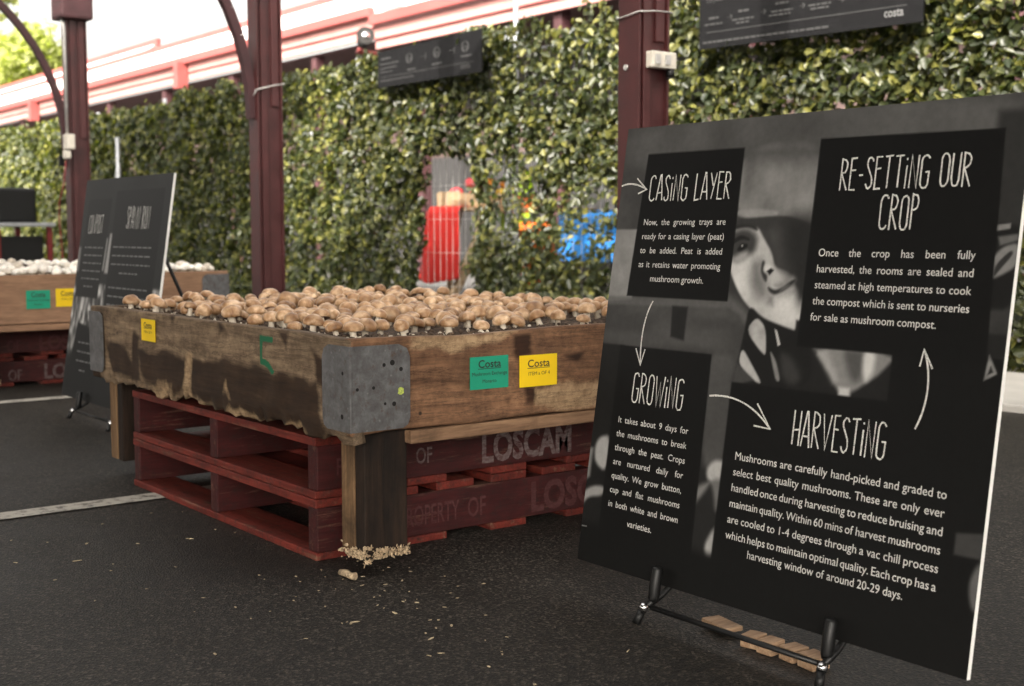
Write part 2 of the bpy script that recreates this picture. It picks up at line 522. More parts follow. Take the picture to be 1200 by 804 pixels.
def put_word(mb, s, x, y, size, P, sx=1.0, bold=0.0, mi=0):
    vs, fs, w = word_mesh(s, bold)
    mb.add([P(x + a * size * sx, y + b * size) for a, b in vs], fs, mi)
    return w * size * sx

def put_line(mb, text, x0, x1, y, size, P, justify=True, bold=0.0, mi=0, y1=None):
    ws = text.split()
    W = [word_mesh(w, bold)[2] * size for w in ws]
    sp = size * 0.30
    nat = sum(W) + sp * (len(ws) - 1)
    sx = 1.0
    gap = sp
    if justify and len(ws) > 1:
        gap = (x1 - x0 - sum(W)) / (len(ws) - 1)
        if gap < 0.7 * sp:
            gap = 0.7 * sp
        sx = (x1 - x0 - gap * (len(ws) - 1)) / sum(W)
        x = x0
    else:
        sx = (x1 - x0) / nat
        gap = sp * sx
        x = x0
    for w, wd in zip(ws, W):
        yy = y if y1 is None else y + (y1 - y) * (x - x0) / (x1 - x0)
        put_word(mb, w, x, yy, size, P, sx, bold, mi)
        x += wd * sx + gap

def arc(cx, cy, rx, ry, a0, a1, n=7):
    return [(cx + rx * math.cos(R(a0 + (a1 - a0) * i / n)), cy + ry * math.sin(R(a0 + (a1 - a0) * i / n))) for i in range(n + 1)]
# tall hand drawn capitals: width, strokes in a unit-high box
GL = {
 'A': (.30, [[(0, 0), (.13, 1), (.17, 1), (.30, 0)], [(.05, .3), (.26, .3)]]),
 'C': (.27, [arc(.14, .82, .125, .17, 20, 180) + arc(.14, .18, .125, .17, 180, 340)]),
 'E': (.23, [[(.22, 1), (.02, 1), (.02, 0), (.23, 0)], [(.02, .62), (.19, .62)]]),
 'G': (.28, [arc(.14, .82, .125, .17, 20, 180) + arc(.14, .17, .125, .17, 180, 350) + [(.27, .48), (.15, .48)]]),
 'H': (.27, [[(.02, 0), (.02, 1)], [(.26, 0), (.26, 1)], [(.02, .42), (.26, .46)]]),
 'I': (.06, [[(.03, 0), (.03, .70)], [(.03, .86), (.03, .92)]]),
 'L': (.22, [[(.03, 1), (.02, 0), (.22, .02)]]),
 'M': (.36, [[(.02, 0), (.05, 1), (.18, .35), (.31, 1), (.35, 0)]]),
 'N': (.29, [[(.02, 0), (.03, 1), (.26, 0), (.27, 1)]]),
 'O': (.27, [arc(.135, .80, .12, .19, 0, 180) + arc(.135, .2, .12, .19, 180, 360) + [(.255, .8)]]),
 'P': (.25, [[(.03, 0), (.02, 1)] + arc(.09, .78, .14, .21, 90, -90)[0:] + [(.03, .56)]]),
 'R': (.27, [[(.02, 0), (.02, 1)] + arc(.09, .78, .14, .21, 90, -90) + [(.03, .56), (.26, 0)]]),
 'S': (.24, [arc(.125, .80, .105, .18, 20, 180) + [(.03, .72), (.2, .38)] + arc(.12, .2, .105, .18, 20, -170)]),
 'T': (.28, [[(.0, .98), (.28, 1)], [(.14, .99), (.14, 0)]]),
 'U': (.27, [[(.02, 1), (.02, .25)] + arc(.135, .2, .115, .18, 180, 360) + [(.255, 1)]]),
 'V': (.29, [[(.0, 1), (.145, 0), (.29, 1)]]),
 'W': (.40, [[(.0, 1), (.1, 0), (.2, .8), (.3, 0), (.4, 1)]]),
 'Y': (.28, [[(.0, 1), (.145, .5)], [(.28, 1), (.11, 0)]]),
 '-': (.18, [[(.02, .46), (.16, .46)]]),
 ' ': (.2, []),
}
def ribbon(mb, pts, w, P, mi=0):
    pts = [Vector((a, b)) for a, b in pts]
    L, Rr = [], []
    for i, p in enumerate(pts):
        t0 = (p - pts[i - 1]).normalized() if i > 0 else None
        t1 = (pts[i + 1] - p).normalized() if i < len(pts) - 1 else None
        t = (t0 + t1) if (t0 and t1) else (t0 or t1)
        if t.length < 0.2: t = Vector((-t0.y, t0.x)) * 1.0
        t.normalize()
        n = Vector((-t.y, t.x))
        k = 1.0
        if t0 and t1:
            k = min(1.8, 1.0 / max(0.3, abs(n.dot(Vector((-t1.y, t1.x))))))
        ww = w * (0.85 + 0.3 * random.random()) * k
        L.append(p + n * ww / 2); Rr.append(p - n * ww / 2)
    vs = [P(q.x, q.y) for q in L] + [P(q.x, q.y) for q in Rr]
    n = len(pts)
    mb.add(vs, [(i, n + i, n + i + 1, i + 1) for i in range(n - 1)], mi)

def headline(mb, text, x0, x1, y0, y1, P, w=0.0030):
    gap = 0.085
    tot = sum(GL[c][0] for c in text) + gap * (len(text) - 1)
    k = (x1 - x0) / tot
    h = y1 - y0
    x = 0.0
    for c in text:
        gw, st = GL[c]
        dy = random.uniform(-0.02, 0.02)
        for s in st:
            ribbon(mb, [(x0 + (x + a) * k + random.uniform(-1, 1) * 0.0005, y0 + (b + dy) * h + random.uniform(-1, 1) * 0.0007) for a, b in s], w, P)
        x += gw + gap

# ------------------------------------------------------------------ painting on grids
def sd_poly(X, Y, poly):
    """signed distance (inside positive)"""
    p = np.array(poly, float)
    q = np.roll(p, -1, 0)
    d2 = np.full(X.shape, 1e9)
    ins = np.zeros(X.shape, bool)
    for (ax, ay), (bx, by) in zip(p, q):
        ex, ey = bx - ax, by - ay
        t = np.clip(((X - ax) * ex + (Y - ay) * ey) / (ex * ex + ey * ey + 1e-12), 0, 1)
        d2 = np.minimum(d2, (X - ax - t * ex) ** 2 + (Y - ay - t * ey) ** 2)
        c = ((ay > Y) != (by > Y)) & (X < (bx - ax) * (Y - ay) / ((by - ay) if by != ay else 1e-12) + ax)
        ins ^= c
    d = np.sqrt(d2)
    return np.where(ins, d, -d)

def mask(X, Y, poly, blur):
    t = np.clip(sd_poly(X, Y, poly) / (2 * blur) + 0.5, 0, 1)
    return t * t * (3 - 2 * t)

def vnoise(X, Y, s, seed=0):
    """cheap smooth value noise"""
    r = np.random.default_rng(seed)
    g = r.random((64, 64))
    x = X * s; y = Y * s
    xi = np.floor(x).astype(int); yi = np.floor(y).astype(int)
    fx = x - xi; fy = y - yi
    fx = fx * fx * (3 - 2 * fx); fy = fy * fy * (3 - 2 * fy)
    a = g[xi % 64, yi % 64]; b = g[(xi + 1) % 64, yi % 64]; c = g[xi % 64, (yi + 1) % 64]; d = g[(xi + 1) % 64, (yi + 1) % 64]
    return (a * (1 - fx) + b * fx) * (1 - fy) + (c * (1 - fx) + d * fx) * fy

def grid_object(name, nx, ny, pos, colour, mats, parent, attr, extra=None):
    """sheet of nx x ny cells; pos(U,V)->(n,3); colour(U,V)->(n,3)"""
    u, v = np.meshgrid(np.linspace(0, 1, nx + 1), np.linspace(0, 1, ny + 1))
    u = u.ravel(); v = v.ravel()
    P = pos(u, v)
    i = np.arange(nx * ny)
    a = (i // nx) * (nx + 1) + (i % nx)
    faces = np.stack([a, a + 1, a + nx + 2, a + nx + 1], 1)
    me = bpy.data.meshes.new(name)
    me.from_pydata(P.tolist(), [], faces.tolist())
    ca = me.color_attributes.new(attr, 'FLOAT_COLOR', 'POINT')
    c = np.ones((len(u), 4)); c[:, :3] = colour(u, v)
    ca.data.foreach_set('color', c.ravel().astype(np.float32))
    me.polygons.foreach_set('use_smooth', [True] * len(faces))
    me.materials.append(mats)
    me.update()
    o = bpy.data.objects.new(name, me)
    COL.objects.link(o)
    o.parent = parent
    return o

# ================================================================== SETTING
def sheet(name, x0, x1, y0, y1, z, mat, kind='structure'):
    o = MB().add([(x0, y0, z), (x1, y0, z), (x1, y1, z), (x0, y1, z)], [(0, 1, 2, 3)]).build(name, mat)
    o['kind'] = kind
    return o
sheet('ground', -400, 400, -400, 400, 0.0, M['asphalt'])
fp = MB().box((-60, 5.1, -0.05), (30, 6.3, 0.035), bev=0.012).build('pavement', M['concrete']); fp['kind'] = 'structure'
sheet('road', -60, 30, 6.32, 13.9, 0.004, M['road_grey'])
for x in (-3.60, -6.04):
    o = sheet('painted_line', x - 0.045, x + 0.045, 0.2 if x > -4 else -0.5, 2.6, 0.004, M['road_paint'])

# roof of the open market shed overhead (unseen; openings added and extent set to shape the light)
def shed_roof():
    mb = MB()
    eave, ridge = (4.45, 4.25), (-1.8, 6.3)
    back = (-19.0, 3.3)
    toplight_x = [(-5.1, -2.2)]
    def slab(x0, x1, a, b):
        vs = []
        for x in (x0, x1):
            for (y, z) in (a, b):
                vs += [(x, y, z), (x, y, z + 0.06)]
        fs = [(0, 2, 6, 4), (1, 5, 7, 3), (0, 4, 5, 1), (2, 3, 7, 6), (0, 1, 3, 2), (4, 6, 7, 5)]
        mb.add(vs, fs)
    X0, X1 = -17.0, 8.0
    slab(X0, X1, ridge, back)
    # front pitch, with two openings added to light the trays from above
    lerp = lambda t: (ridge[0] + (eave[0] - ridge[0]) * t, ridge[1] + (eave[1] - ridge[1]) * t)
    slab(X0, X1, eave, lerp(0.93))
    slab(X0, X1, lerp(0.14), ridge)
    xs = [X0] + [e for s in TOPLIGHT_GAPS for e in s] + [X1]
    for i in range(0, len(xs), 2):
        slab(xs[i], xs[i + 1], lerp(0.93), lerp(0.14))
    o = mb.build('roof', M['roof_under'])
    o['kind'] = 'structure'
TOPLIGHT_GAPS = [(-9.6, -6.5), (-6.1, -0.8)]
shed_roof()

# ---------------------------------------------------------------- far shed
def far_shed():
    t = thing('market_shed', 'long far shed with red trim and sunlit white roof behind the leafy fence', 'shed', (0, 13, 0))
    Y = lambda y: y - 13
    def roof(x0, x1, y0, z0, y1, z1, name='roof'):
        mb = MB()
        mb.add([(x0, Y(y0), z0), (x1, Y(y0), z0), (x1, Y(y1), z1), (x0, Y(y1), z1), (x0, Y(y0), z0 - .05), (x1, Y(y0), z0 - .05), (x1, Y(y1), z1 - .05), (x0, Y(y1), z1 - .05)],
               [(0, 1, 2, 3), (7, 6, 5, 4), (0, 4, 5, 1), (1, 5, 6, 2), (2, 6, 7, 3), (3, 7, 4, 0)])
        return mb.build(name, M['roof'], t)
    def bar(x0, x1, y0, y1, z0, z1, m, name):
        return MB().box((x0, Y(y0), z0), (x1, Y(y1), z1), bev=0.015).build(name, M[m], t)
    bar(-75, -21.2, 12.9, 13.05, 4.90, 5.08, 'pink_trim', 'gutter')
    bar(-75, -21.2, 13.06, 13.14, 4.50, 4.92, 'pink_wall', 'fascia')
    bar(-75, -21.2, 13.01, 13.055, 4.68, 4.71, 'pink_trim', 'moulding')
    roof(-75, -21.0, 13.06, 5.00, 14.5, 5.93)
    bar(-75, -21.0, 14.45, 14.6, 5.72, 6.06, 'pink_trim', 'flashing')
    roof(-75, -39.2, 14.6, 6.0, 16.0, 6.72)
    bar(-75, -39.0, 15.95, 16.1, 6.60, 6.88, 'pink_trim', 'ridge_cap')
    bar(-21.2, 20, 12.9, 13.05, 4.72, 4.92, 'pink_trim', 'gutter')
    bar(-21.2, 20, 13.06, 13.14, 4.28, 4.73, 'pink_wall', 'fascia')
    bar(-21.2, 20, 13.0, 13.055, 4.45, 4.48, 'pink_trim', 'moulding')
    roof(-21.2, 20, 13.06, 4.80, 15.0, 6.1)
    bar(-21.2, 20, 14.95, 15.1, 5.98, 6.2, 'pink_trim', 'ridge_cap')
    bar(-75, 20, 15.2, 15.4, 0.0, 4.9, 'red_wall', 'wall')
    bar(-75, 20, 13.2, 15.15, 4.44, 4.49, 'maroon_dark', 'soffit')
    # pale clad lower wall behind posts
    bar(-75, 20, 14.9, 15.0, 0.0, 2.3, 'grey_panel', 'wall_panel')
    for x in range(-72, 20, 4):
        MB().box((x, Y(13.2), 0), (x + .2, Y(13.4), 4.43), bev=0.01).build('post', M['maroon_dark'], t)
    # small step brackets under the eave
    for x in (-41.8, -30.2):
        MB().box((x, Y(12.75), 4.3), (x + 0.25, Y(13.04), 4.95), bev=0.02).build('eave_bracket', M['pink_trim'], t)
    fl = MB().tube([(-20.9, Y(12.6), 4.33), (-20.55, Y(12.45), 4.42)], [0.12, 0.17], 14).build('floodlight', M['black_hole'], t)
    MB().lathe([(0.001, 0.03), (0.05, 0.02), (0.07, 0.0)], 16, mat=Matrix.Translation((-20.54, Y(12.45), 4.425)) @ Vector((0.92, -0.39, 0.24)).to_track_quat('Z', 'Y').to_matrix().to_4x4()).build('lamp_glass', M['chrome'], fl)
    MB().tube([(-20.95, Y(13.0), 4.15), (-21.15, Y(12.62), 4.2), (-20.9, Y(12.6), 4.3)], 0.05, 8).build('lamp_arm', M['pink_trim'], fl)
far_shed()

# ---------------------------------------------------------------- foliage
def leaves_mesh(name, C, Nn, L, W, tint, mat, parent=None, droop=True):
    """C centres (n,3), Nn facing normals, L length, W width, tint (n,3)"""
    n = len(C)
    Nn = Nn / np.linalg.norm(Nn, axis=1, keepdims=True)
    d = np.stack([RNG.normal(0, .75, n), RNG.normal(0, .25, n), -0.5 + RNG.normal(0, .6, n)], 1) if droop else RNG.normal(0, 1, (n, 3))
    d = d - Nn * (d * Nn).sum(1, keepdims=True)
    d /= np.linalg.norm(d, axis=1, keepdims=True) + 1e-9
    s = np.cross(Nn, d)
    L = L[:, None]; W = W[:, None]
    fold = Nn * W * 0.22
    base = C - d * L * .5
    tip = C + d * L * .5 - Nn * L * 0.10
    V = np.stack([base, C - d * L * .18 + s * W * .5 + fold, C + d * L * .16 + s * W * .42 + fold, tip,
                  C + d * L * .16 - s * W * .42 + fold, C - d * L * .18 - s * W * .5 + fold], 1).reshape(-1, 3)
    o6 = (np.arange(n) * 6)[:, None]
    F = np.concatenate([o6 + np.array([[0, 1, 2, 3]]), o6 + np.array([[0, 3, 4, 5]])], 1).reshape(-1, 4)
    me = bpy.data.meshes.new(name)
    me.vertices.add(len(V)); me.vertices.foreach_set('co', V.ravel())
    me.loops.add(F.size); me.loops.foreach_set('vertex_index', F.ravel().astype(np.int32))
    me.polygons.add(len(F)); me.polygons.foreach_set('loop_start', (np.arange(len(F)) * 4).astype(np.int32))
    ca = me.color_attributes.new('tint', 'FLOAT_COLOR', 'POINT')
    c = np.ones((n, 6, 4)); c[:, :, :3] = tint[:, None, :]
    ca.data.foreach_set('color', c.ravel().astype(np.float32))
    me.materials.append(mat)
    me.update(calc_edges=True)
    me.validate()
    o = bpy.data.objects.new(name, me)
    COL.objects.link(o)
    if parent is not None: o.parent = parent
    return o

FY = 6.43
def leaf_tint(n):
    k = RNG.random(n)[:, None]
    a = np.array([0.014, 0.022, 0.008]); b = np.array([0.046, 0.054, 0.017]); c = np.array([0.19, 0.182, 0.045])
    t = np.where(k < .6, a + (b - a) * (k / .6), b + (c - b) * np.clip((k - .6) / .4, 0, 1) ** 1.5)
    return t * RNG.uniform(.75, 1.25, (n, 1))

def fence_panel(x0, x1, label, H=2.46):
    t = thing('leafy_fence', label, 'fence', ((x0 + x1) / 2, FY, 0), group='leaf covered temporary fence panels')
    cx = (x0 + x1) / 2
    w = (x1 - x0) / 2 - 0.02
    fr = MB()
    for sx in (-w, w):
        fr.tube([(sx, 0.06, 0.02), (sx, 0.06, H + .02)], 0.02, 8)
    for z in (0.12, 2.25):
        fr.tube([(-w, 0.06, z), (w, 0.06, z)], 0.016, 8)
    fr.build('frame', M['steel'], t)
    wm = MB()
    k = int((x1 - x0) / 0.10)
    for i in range(1, k):
        xx = -w + 2 * w * i / k
        wm.box((xx - .001, 0.055, .12), (xx + .001, 0.058, 2.25))
    for z in np.arange(0.3, 2.2, 0.3):
        wm.box((-w, 0.0585, z - .0012), (w, 0.0610, z + .0012))
    wm.build('wire_mesh', M['wire'], t)
    for sx in (-w, w):
        MB().box((sx - .11, -0.05, 0.0), (sx + .11, 0.35, 0.12), bev=0.02).build('foot', M['concrete'], t)
    far = cx < -16.5
    n = int((x1 - x0) * H * (2800 if far else 4200))
    X = RNG.uniform(x0, x1, n); Z = RNG.uniform(0.02, H + .05, n)
    top = H - 0.05 + 0.10 * (vnoise(X, X * 0, 2.5, 5) - 0.5) * 2 + RNG.normal(0, .025, n)
    dens = 0.50 + 0.40 * vnoise(X, Z, 1.6, 3) + 0.25 * (vnoise(X, Z, 6.0, 4) - .5)
    def thin(xa, xb, za, zb, f, soft=.15):
        ex = np.clip(np.minimum(X - xa, xb - X) / soft + .5, 0, 1) * np.clip(np.minimum(Z - za, zb - Z) / soft + .5, 0, 1)
        return 1 - ex * (1 - f)
    dens = dens * thin(-7.75, -6.75, .5, 1.15, .30) * thin(-8.55, -7.85, .68, 1.45, .24) * thin(-8.2, -6.4, 1.75, 2.6, .5)
    dens = dens * thin(-16.9, -16.2, .9, 2.0, .5) * thin(-12.2, -11.2, 1.4, 2.1, .7) * thin(-10.6, -10.0, .5, 1.1, .7)
    keep = (Z < top) & (RNG.random(n) < dens)
    gx0 = -9.70 + 0.17 * Z + RNG.normal(0, .03, n)
    gx1 = -8.70 + RNG.normal(0, .03, n) - .1 * np.clip(.8 - Z, 0, 1)
    keep &= ~((X > gx0) & (X < gx1) & (Z > .22) & (Z < 1.47 + RNG.normal(0, .03, n)))
    X = X[keep]; Z = Z[keep]; n = len(X)
    Yd = RNG.normal(-0.01, 0.035, n) - 0.15 * vnoise(X, Z, 5.5, 9) * (.5 + vnoise(X, Z, 14.0, 10))
    C = np.stack([X - cx, Yd, Z], 1)
    Nn = np.stack([RNG.normal(0, .5, n), -1 + RNG.normal(0, .35, n), .45 + RNG.normal(0, .5, n)], 1)
    L = RNG.uniform(.046, .084, n) * (1.25 if far else 1.0); W = L * RNG.uniform(.5, .72, n)
    leaves_mesh('foliage', C, Nn, L, W, leaf_tint(n) * (1.5 if x1 < -10 else 1.0), M['leaf'], t)  # far left panels tinted brighter to offset the roof's shade
    return t
edges = [-27.65, -25.25, -22.85, -20.45, -18.05, -15.65, -13.25, -10.85, -8.45, -6.05, -3.65, -1.25]
plabels = ['farthest leafy fence panel at the left end of the row', 'distant leafy fence panel just left of the black loudspeaker',
 'leafy fence panel right behind the black loudspeaker', 'leafy fence panel just left of the farthest maroon post', 'leafy fence panel just right of the farthest maroon post',
 'leafy fence panel behind the small black sign and steel pole', 'leafy fence panel seen just left of the middle maroon post',
 'leafy fence panel between middle maroon post and open wire gap', 'leafy fence panel with the square gap showing bare wire and red cloth',
 'thin leaved fence panel showing blue and pink through its gaps', 'leafy fence panel under the wide black banner at the top right']
pl2 = ['leafy fence panel glimpsed past the right edge of the large black board']
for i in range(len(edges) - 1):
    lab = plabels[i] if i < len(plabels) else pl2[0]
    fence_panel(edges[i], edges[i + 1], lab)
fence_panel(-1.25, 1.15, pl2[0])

# steel pole with a flat brace standing in front of the leaves
t = thing('steel_pole', 'bare grey steel pole with flat stay standing against leaves behind small sign', 'pole', (-16.55, 6.2, 0))
MB().tube([(0, 0, 0), (0, 0, 2.03)], 0.03, 10).build('pole', M['steel'], t)
MB().add([(-.02, 0, 1.80), (-.38, 0, .9), (-.38, 0, .1), (-.02, 0, .1), (-.02, .02, 1.80), (-.38, .02, .9), (-.38, .02, .1), (-.02, .02, .1)],
         [(0, 1, 2, 3), (7, 6, 5, 4), (0, 4, 5, 1), (1, 5, 6, 2), (2, 6, 7, 3), (3, 7, 4, 0)]).build('stay_plate', M['steel'], t)
t = thing('fence_pole', 'thin grey pole rising above the leaves right of the small banner', 'pole', (-8.36, 6.50, 0))
MB().tube([(0, 0, 0), (0, 0, 2.95)], 0.022, 10).build('pole', M['steel'], t)
MB().tube([(0, 0, 2.95), (0, 0, 2.975)], 0.03, 10).build('cap', M['black'], t)

# tree beyond, top left
def tree(x, y, h, r, label, n=2600):
    t = thing('tree', label, 'tree', (x, y, 0), group='trees beyond the far shed')
    tr = MB().tube([(0, 0, 0), (.1, 0, h * .4), (.0, .1, h * .75)], [.35, .26, .12], 10)
    for k in range(9):
        a = k * 2.4; z0 = h * (.4 + .04 * k)
        tr.tube([(0.05, 0, z0), (math.cos(a) * r * .4, math.sin(a) * r * .4, z0 + r * .35), (math.cos(a) * r * .75, math.sin(a) * r * .75, z0 + r * .7)], [.12, .07, .03], 7)
    tr.build('trunk', M['bark'], t)
    cl = RNG.normal(0, 1, (26, 3)); cl /= np.linalg.norm(cl, axis=1, keepdims=True)
    cl *= RNG.uniform(.35, 1.0, (26, 1)) * np.array([[r, r, r * .8]])
    idx = RNG.integers(0, 26, n)
    C = cl[idx] + RNG.normal(0, r * .16, (n, 3)) + np.array([[0, 0, h]])
    Nn = RNG.normal(0, 1, (n, 3)) + np.array([[0, 0, .6]])
    L = RNG.uniform(.25, .5, n); W = L * .5
    ti = np.array([[.30, .32, .11]]) * RNG.uniform(.6, 1.4, (n, 1))
    leaves_mesh('crown', C, Nn, L, W, ti, M['tree_leaf'], t, False)
tree(-66, 20, 9.3, 2.4, 'pale green tree crown above far roof at the left edge')
tree(-74, 20, 14.5, 2.8, 'small light green treetop cut off by the top left corner', 2000)

# ================================================================== POSTS
PY = 3.75
def post(x, label, arm=True, extras=None):
    t = thing('steel_post', label, 'post', (x, PY, 0), group='maroon posts carrying the market roof')
    c = MB()
    c.box((-.065, 0, 0), (.065, .012, 4.5), bev=.003)       # front flange
    c.box((-.065, .168, 0), (.065, .18, 4.5), bev=.003)     # rear flange
    c.box((-.03, .012, 0), (.045, .168, 4.5))               # boxed web
    c.build('column', M['maroon'], t)
    MB().box((.046, .03, 0), (.062, .075, 4.5), bev=.004).build('batten', M['maroon'], t)
    MB().box((.046, .105, 1.6), (.060, .155, 4.5), bev=.004).build('batten', M['maroon'], t)
    MB().box((-.11, -.04, 0), (.11, .22, .02), bev=.004).build('base_plate', M['maroon_dark'], t)
    if arm:
        a = MB()
        pts = []
        for i in range(15):
            th = R(90) * i / 14
            pts.append((0, -1.55 * (1 - math.cos(th)) - .01, 1.52 + 1.58 * math.sin(th)))
        for i in range(14):
            (x0, y0, z0), (x1, y1, z1) = pts[i], pts[i + 1]
            tt = Vector((0, y1 - y0, z1 - z0)).normalized(); nn = Vector((0, -tt.z, tt.y)) * .028
            a.add([(-.03, y0 - nn.y, z0 - nn.z), (.03, y0 - nn.y, z0 - nn.z), (.03, y0 + nn.y, z0 + nn.z), (-.03, y0 + nn.y, z0 + nn.z),
                   (-.03, y1 - nn.y, z1 - nn.z), (.03, y1 - nn.y, z1 - nn.z), (.03, y1 + nn.y, z1 + nn.z), (-.03, y1 + nn.y, z1 + nn.z)],
                  [(0, 1, 5, 4), (1, 2, 6, 5), (2, 3, 7, 6), (3, 0, 4, 7)])
        a.build('curved_bracket', M['maroon_dark'], t)
        MB().box((-.05, -6.5, 3.11), (.05, -.002, 3.30), bev=.006).build('tie_beam', M['maroon_dark'], t)
    return t
p1 = post(-11.22, 'farthest maroon post with pale conduit and red cable at far left')
MB().box((-.14, -.06, 2.62), (.14, .22, 2.9), bev=.02).build('collar', M['maroon_dark'], p1)
MB().tube([(-.075, -.02, 3.4), (-.075, -.02, 2.75), (-.03, -.02, 2.68), (.055, -.02, 2.58), (.07, -.02, 2.5), (.07, -.02, 1.62)], .012, 8).build('conduit', M['wire'], p1)
MB().box((.047, -.05, 1.5), (.16, .02, 1.63), bev=.01).build('socket_box', M['off_white'], p1)
MB().box((.07, -.065, 1.42), (.14, -.01, 1.49), bev=.01).build('plug', M['off_white'], p1)
MB().tube([(.09, -.04, 1.44), (.10, -.07, 1.2), (.03, -.09, 1.05), (-.02, -.08, .9), (-.04, -.05, .5), (-.05, -.04, .1)], .007, 8).build('cable', M['cable_red'], p1)
MB().box((-.10, -.05, 1.36), (-.066, .0, 1.46), bev=.01).build('clamp', M['black'], p1)
p2 = post(-7.60, 'middle maroon post rising behind the tray of brown mushrooms')
MB().tube([(-.075, .0, 1.60), (-.07, -.008, 1.605), (0, -.01, 1.645), (.07, -.006, 1.70), (.075, .10, 1.73), (.07, .19, 1.75), (-.07, .19, 1.68), (-.075, .0, 1.60)], .005, 6).build('tie_wire', M['wire'], p2)
p3 = post(-4.04, 'maroon post with white switch box behind the large black board', arm=False)
MB().box((.055, .045, 1.485), (.10, .19, 1.555), bev=.006).build('switch_box', M['off_white'], p3)
MB().box((.10, .06, 1.50), (.106, .09, 1.54), bev=.001).build('switch', M['wire'], p3)
MB().box((.10, .12, 1.50), (.106, .15, 1.54), bev=.001).build('switch', M['wire'], p3)
MB().tube([(.085, .165, 1.482), (.085, .165, 1.45)], .018, 10).build('cable_gland', M['black'], p3)
MB().tube([(-.072, .0, 1.70), (-.067, -.008, 1.70), (0, -.008, 1.705), (.068, -.006, 1.715), (.074, .09, 1.725), (.068, .19, 1.73), (-.07, .19, 1.71), (-.072, .0, 1.70)], .0035, 6).build('tie_wire', M['wire'], p3)
MB().tube([(-.012, -.008, 1.49), (-.012, .001, 1.49)], .012, 8).build('bolt', M['wire'], p3)

# ================================================================== PALLETS
def pallet(loc, label, text_layout, group, faint=False):
    """1165 square, stringers across (Y), deck boards along X; origin = near right bottom corner (max X, min Y)"""
    S = 1.165
    t = thing('wooden_pallet', label, 'pallet', loc, group=group)
    for k, x in enumerate((-.045, -S / 2 - .0225, -S)):
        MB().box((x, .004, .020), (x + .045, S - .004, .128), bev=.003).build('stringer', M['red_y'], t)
    bw = .12
    for k in range(7):
        y = k * (S - bw) / 6
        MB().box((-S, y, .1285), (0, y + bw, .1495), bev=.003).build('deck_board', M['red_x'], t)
    for k in range(5):
        y = k * (S - bw) / 4
        MB().box((-S, y, .0005), (0, y + bw, .0195), bev=.003).build('deck_board', M['red_x'], t)
    # end caps of the stringers are the blocks seen from the front
    if text_layout:
        for (s, y0, y1, z0, z1, m, name) in text_layout:
            mb = MB()
            P = lambda a, b: (0.0012, a, b)
            bo = .035 if s == 'LOSCAM' else .012
            vs, fs, w = word_mesh(s, bo)
            hs = (z1 - z0) / 0.70
            put_word(mb, s, y0, z0, hs, P, (y1 - y0) / (w * hs), bo)
            mb.build(name, M[m], t)
    return t
pg = 'red pallets stacked under the mushroom trays'
pallet((-2.645, 1.45, 0), 'lower red pallet on the asphalt under the brown mushroom tray',
       [('PROPERTY', .235, .42, .047, .098, 'stencil_faint', 'stencil'), ('OF', .445, .505, .047, .098, 'stencil_faint', 'stencil'), ('LOSCAM', .655, 1.02, .034, .112, 'stencil_faint', 'stencil')], pg)
pallet((-2.647, 1.452, .15), 'upper red pallet directly under the brown mushroom tray',
       [('PROPERTY', .055, .255, .053, .095, 'stencil_faint', 'stencil'), ('OF', .285, .335, .055, .095, 'stencil', 'stencil'), ('LOSCAM', .49, .80, .036, .112, 'stencil', 'stencil')], pg)
pallet((-6.66, 1.80, 0), 'lower red pallet on the asphalt under the white mushroom tray',
       [('PROPERTY', -.25, .02, .02, .08, 'stencil', 'stencil'), ('OF', .09, .16, .03, .085, 'stencil', 'stencil'), ('LOSCAM', .27, .62, .03, .105, 'stencil', 'stencil')][1:], pg)
pallet((-6.665, 1.80, .15), 'upper red pallet directly under the white mushroom tray',
       [('OF', .09, .16, .03, .085, 'stencil_faint', 'stencil'), ('LOSCAM', .25, .60, .03, .105, 'stencil_faint', 'stencil')], pg)

# ================================================================== CRATES
DARK = [
 [(0.40, 0.11), (0.48, 0.09), (0.60, .112), (0.775, 0.108), (1.006, 0.122), (1.193, 0.118), (1.382, 0.112), (1.487, 0.108), (1.527, 0.012), (1.484, -0.019), (1.341, -0.02), (1.188, -0.002), (0.978, -0.002), (0.746, 0.012), (0.458, 0.015), (0.404, 0.039)],
 [(0.048, 0.194), (0.113, 0.197), (0.116, 0.025), (0.051, 0.032)], [(0.353, 0.15), (0.411, 0.15), (0.402, 0.017), (0.329, 0.01)],
 [(1.464, 0.186), (1.514, 0.161), (1.53, 0.09), (1.487, 0.10)], [(0.956, 0.225), (1.02, 0.182), (0.966, 0.18)], [(0.122, 0.106), (0.292, 0.107), (0.402, 0.017), (0.194, 0.021)],
 [(1.3, .22), (1.36, .22), (1.345, .17)], [(.62, .22), (.68, .22), (.66, .195)], [(0, .05), (.05, .04), (.06, -.02), (0, -.02)]]
PALE = [[(0.745, 0.12), (0.785, 0.12), (0.78, 0.0), (0.72, 0.0)], [(0.49, 0.012), (0.541, 0.034), (0.643, 0.03), (0.65, -0.03), (0.50, -0.03)], [(0.67, -0.002), (0.854, 0.008), (0.852, -0.04), (0.681, -0.04)],
 [(0.975, 0.0), (1.023, 0.016), (1.169, 0.012), (1.215, -0.013), (1.085, -0.033), (0.98, -0.033)], [(1.31, 0.0), (1.432, 0.006), (1.423, -0.033), (1.30, -0.033)], [(1.014, 0.066), (1.04, 0.028), (0.985, 0.033)]]
GREEN = [[(1.203, .197), (1.276, .197), (1.276, .183), (1.222, .183), (1.217, .142), (1.248, .137), (1.281, .112), (1.267, .105), (1.238, .122), (1.204, .127)]]
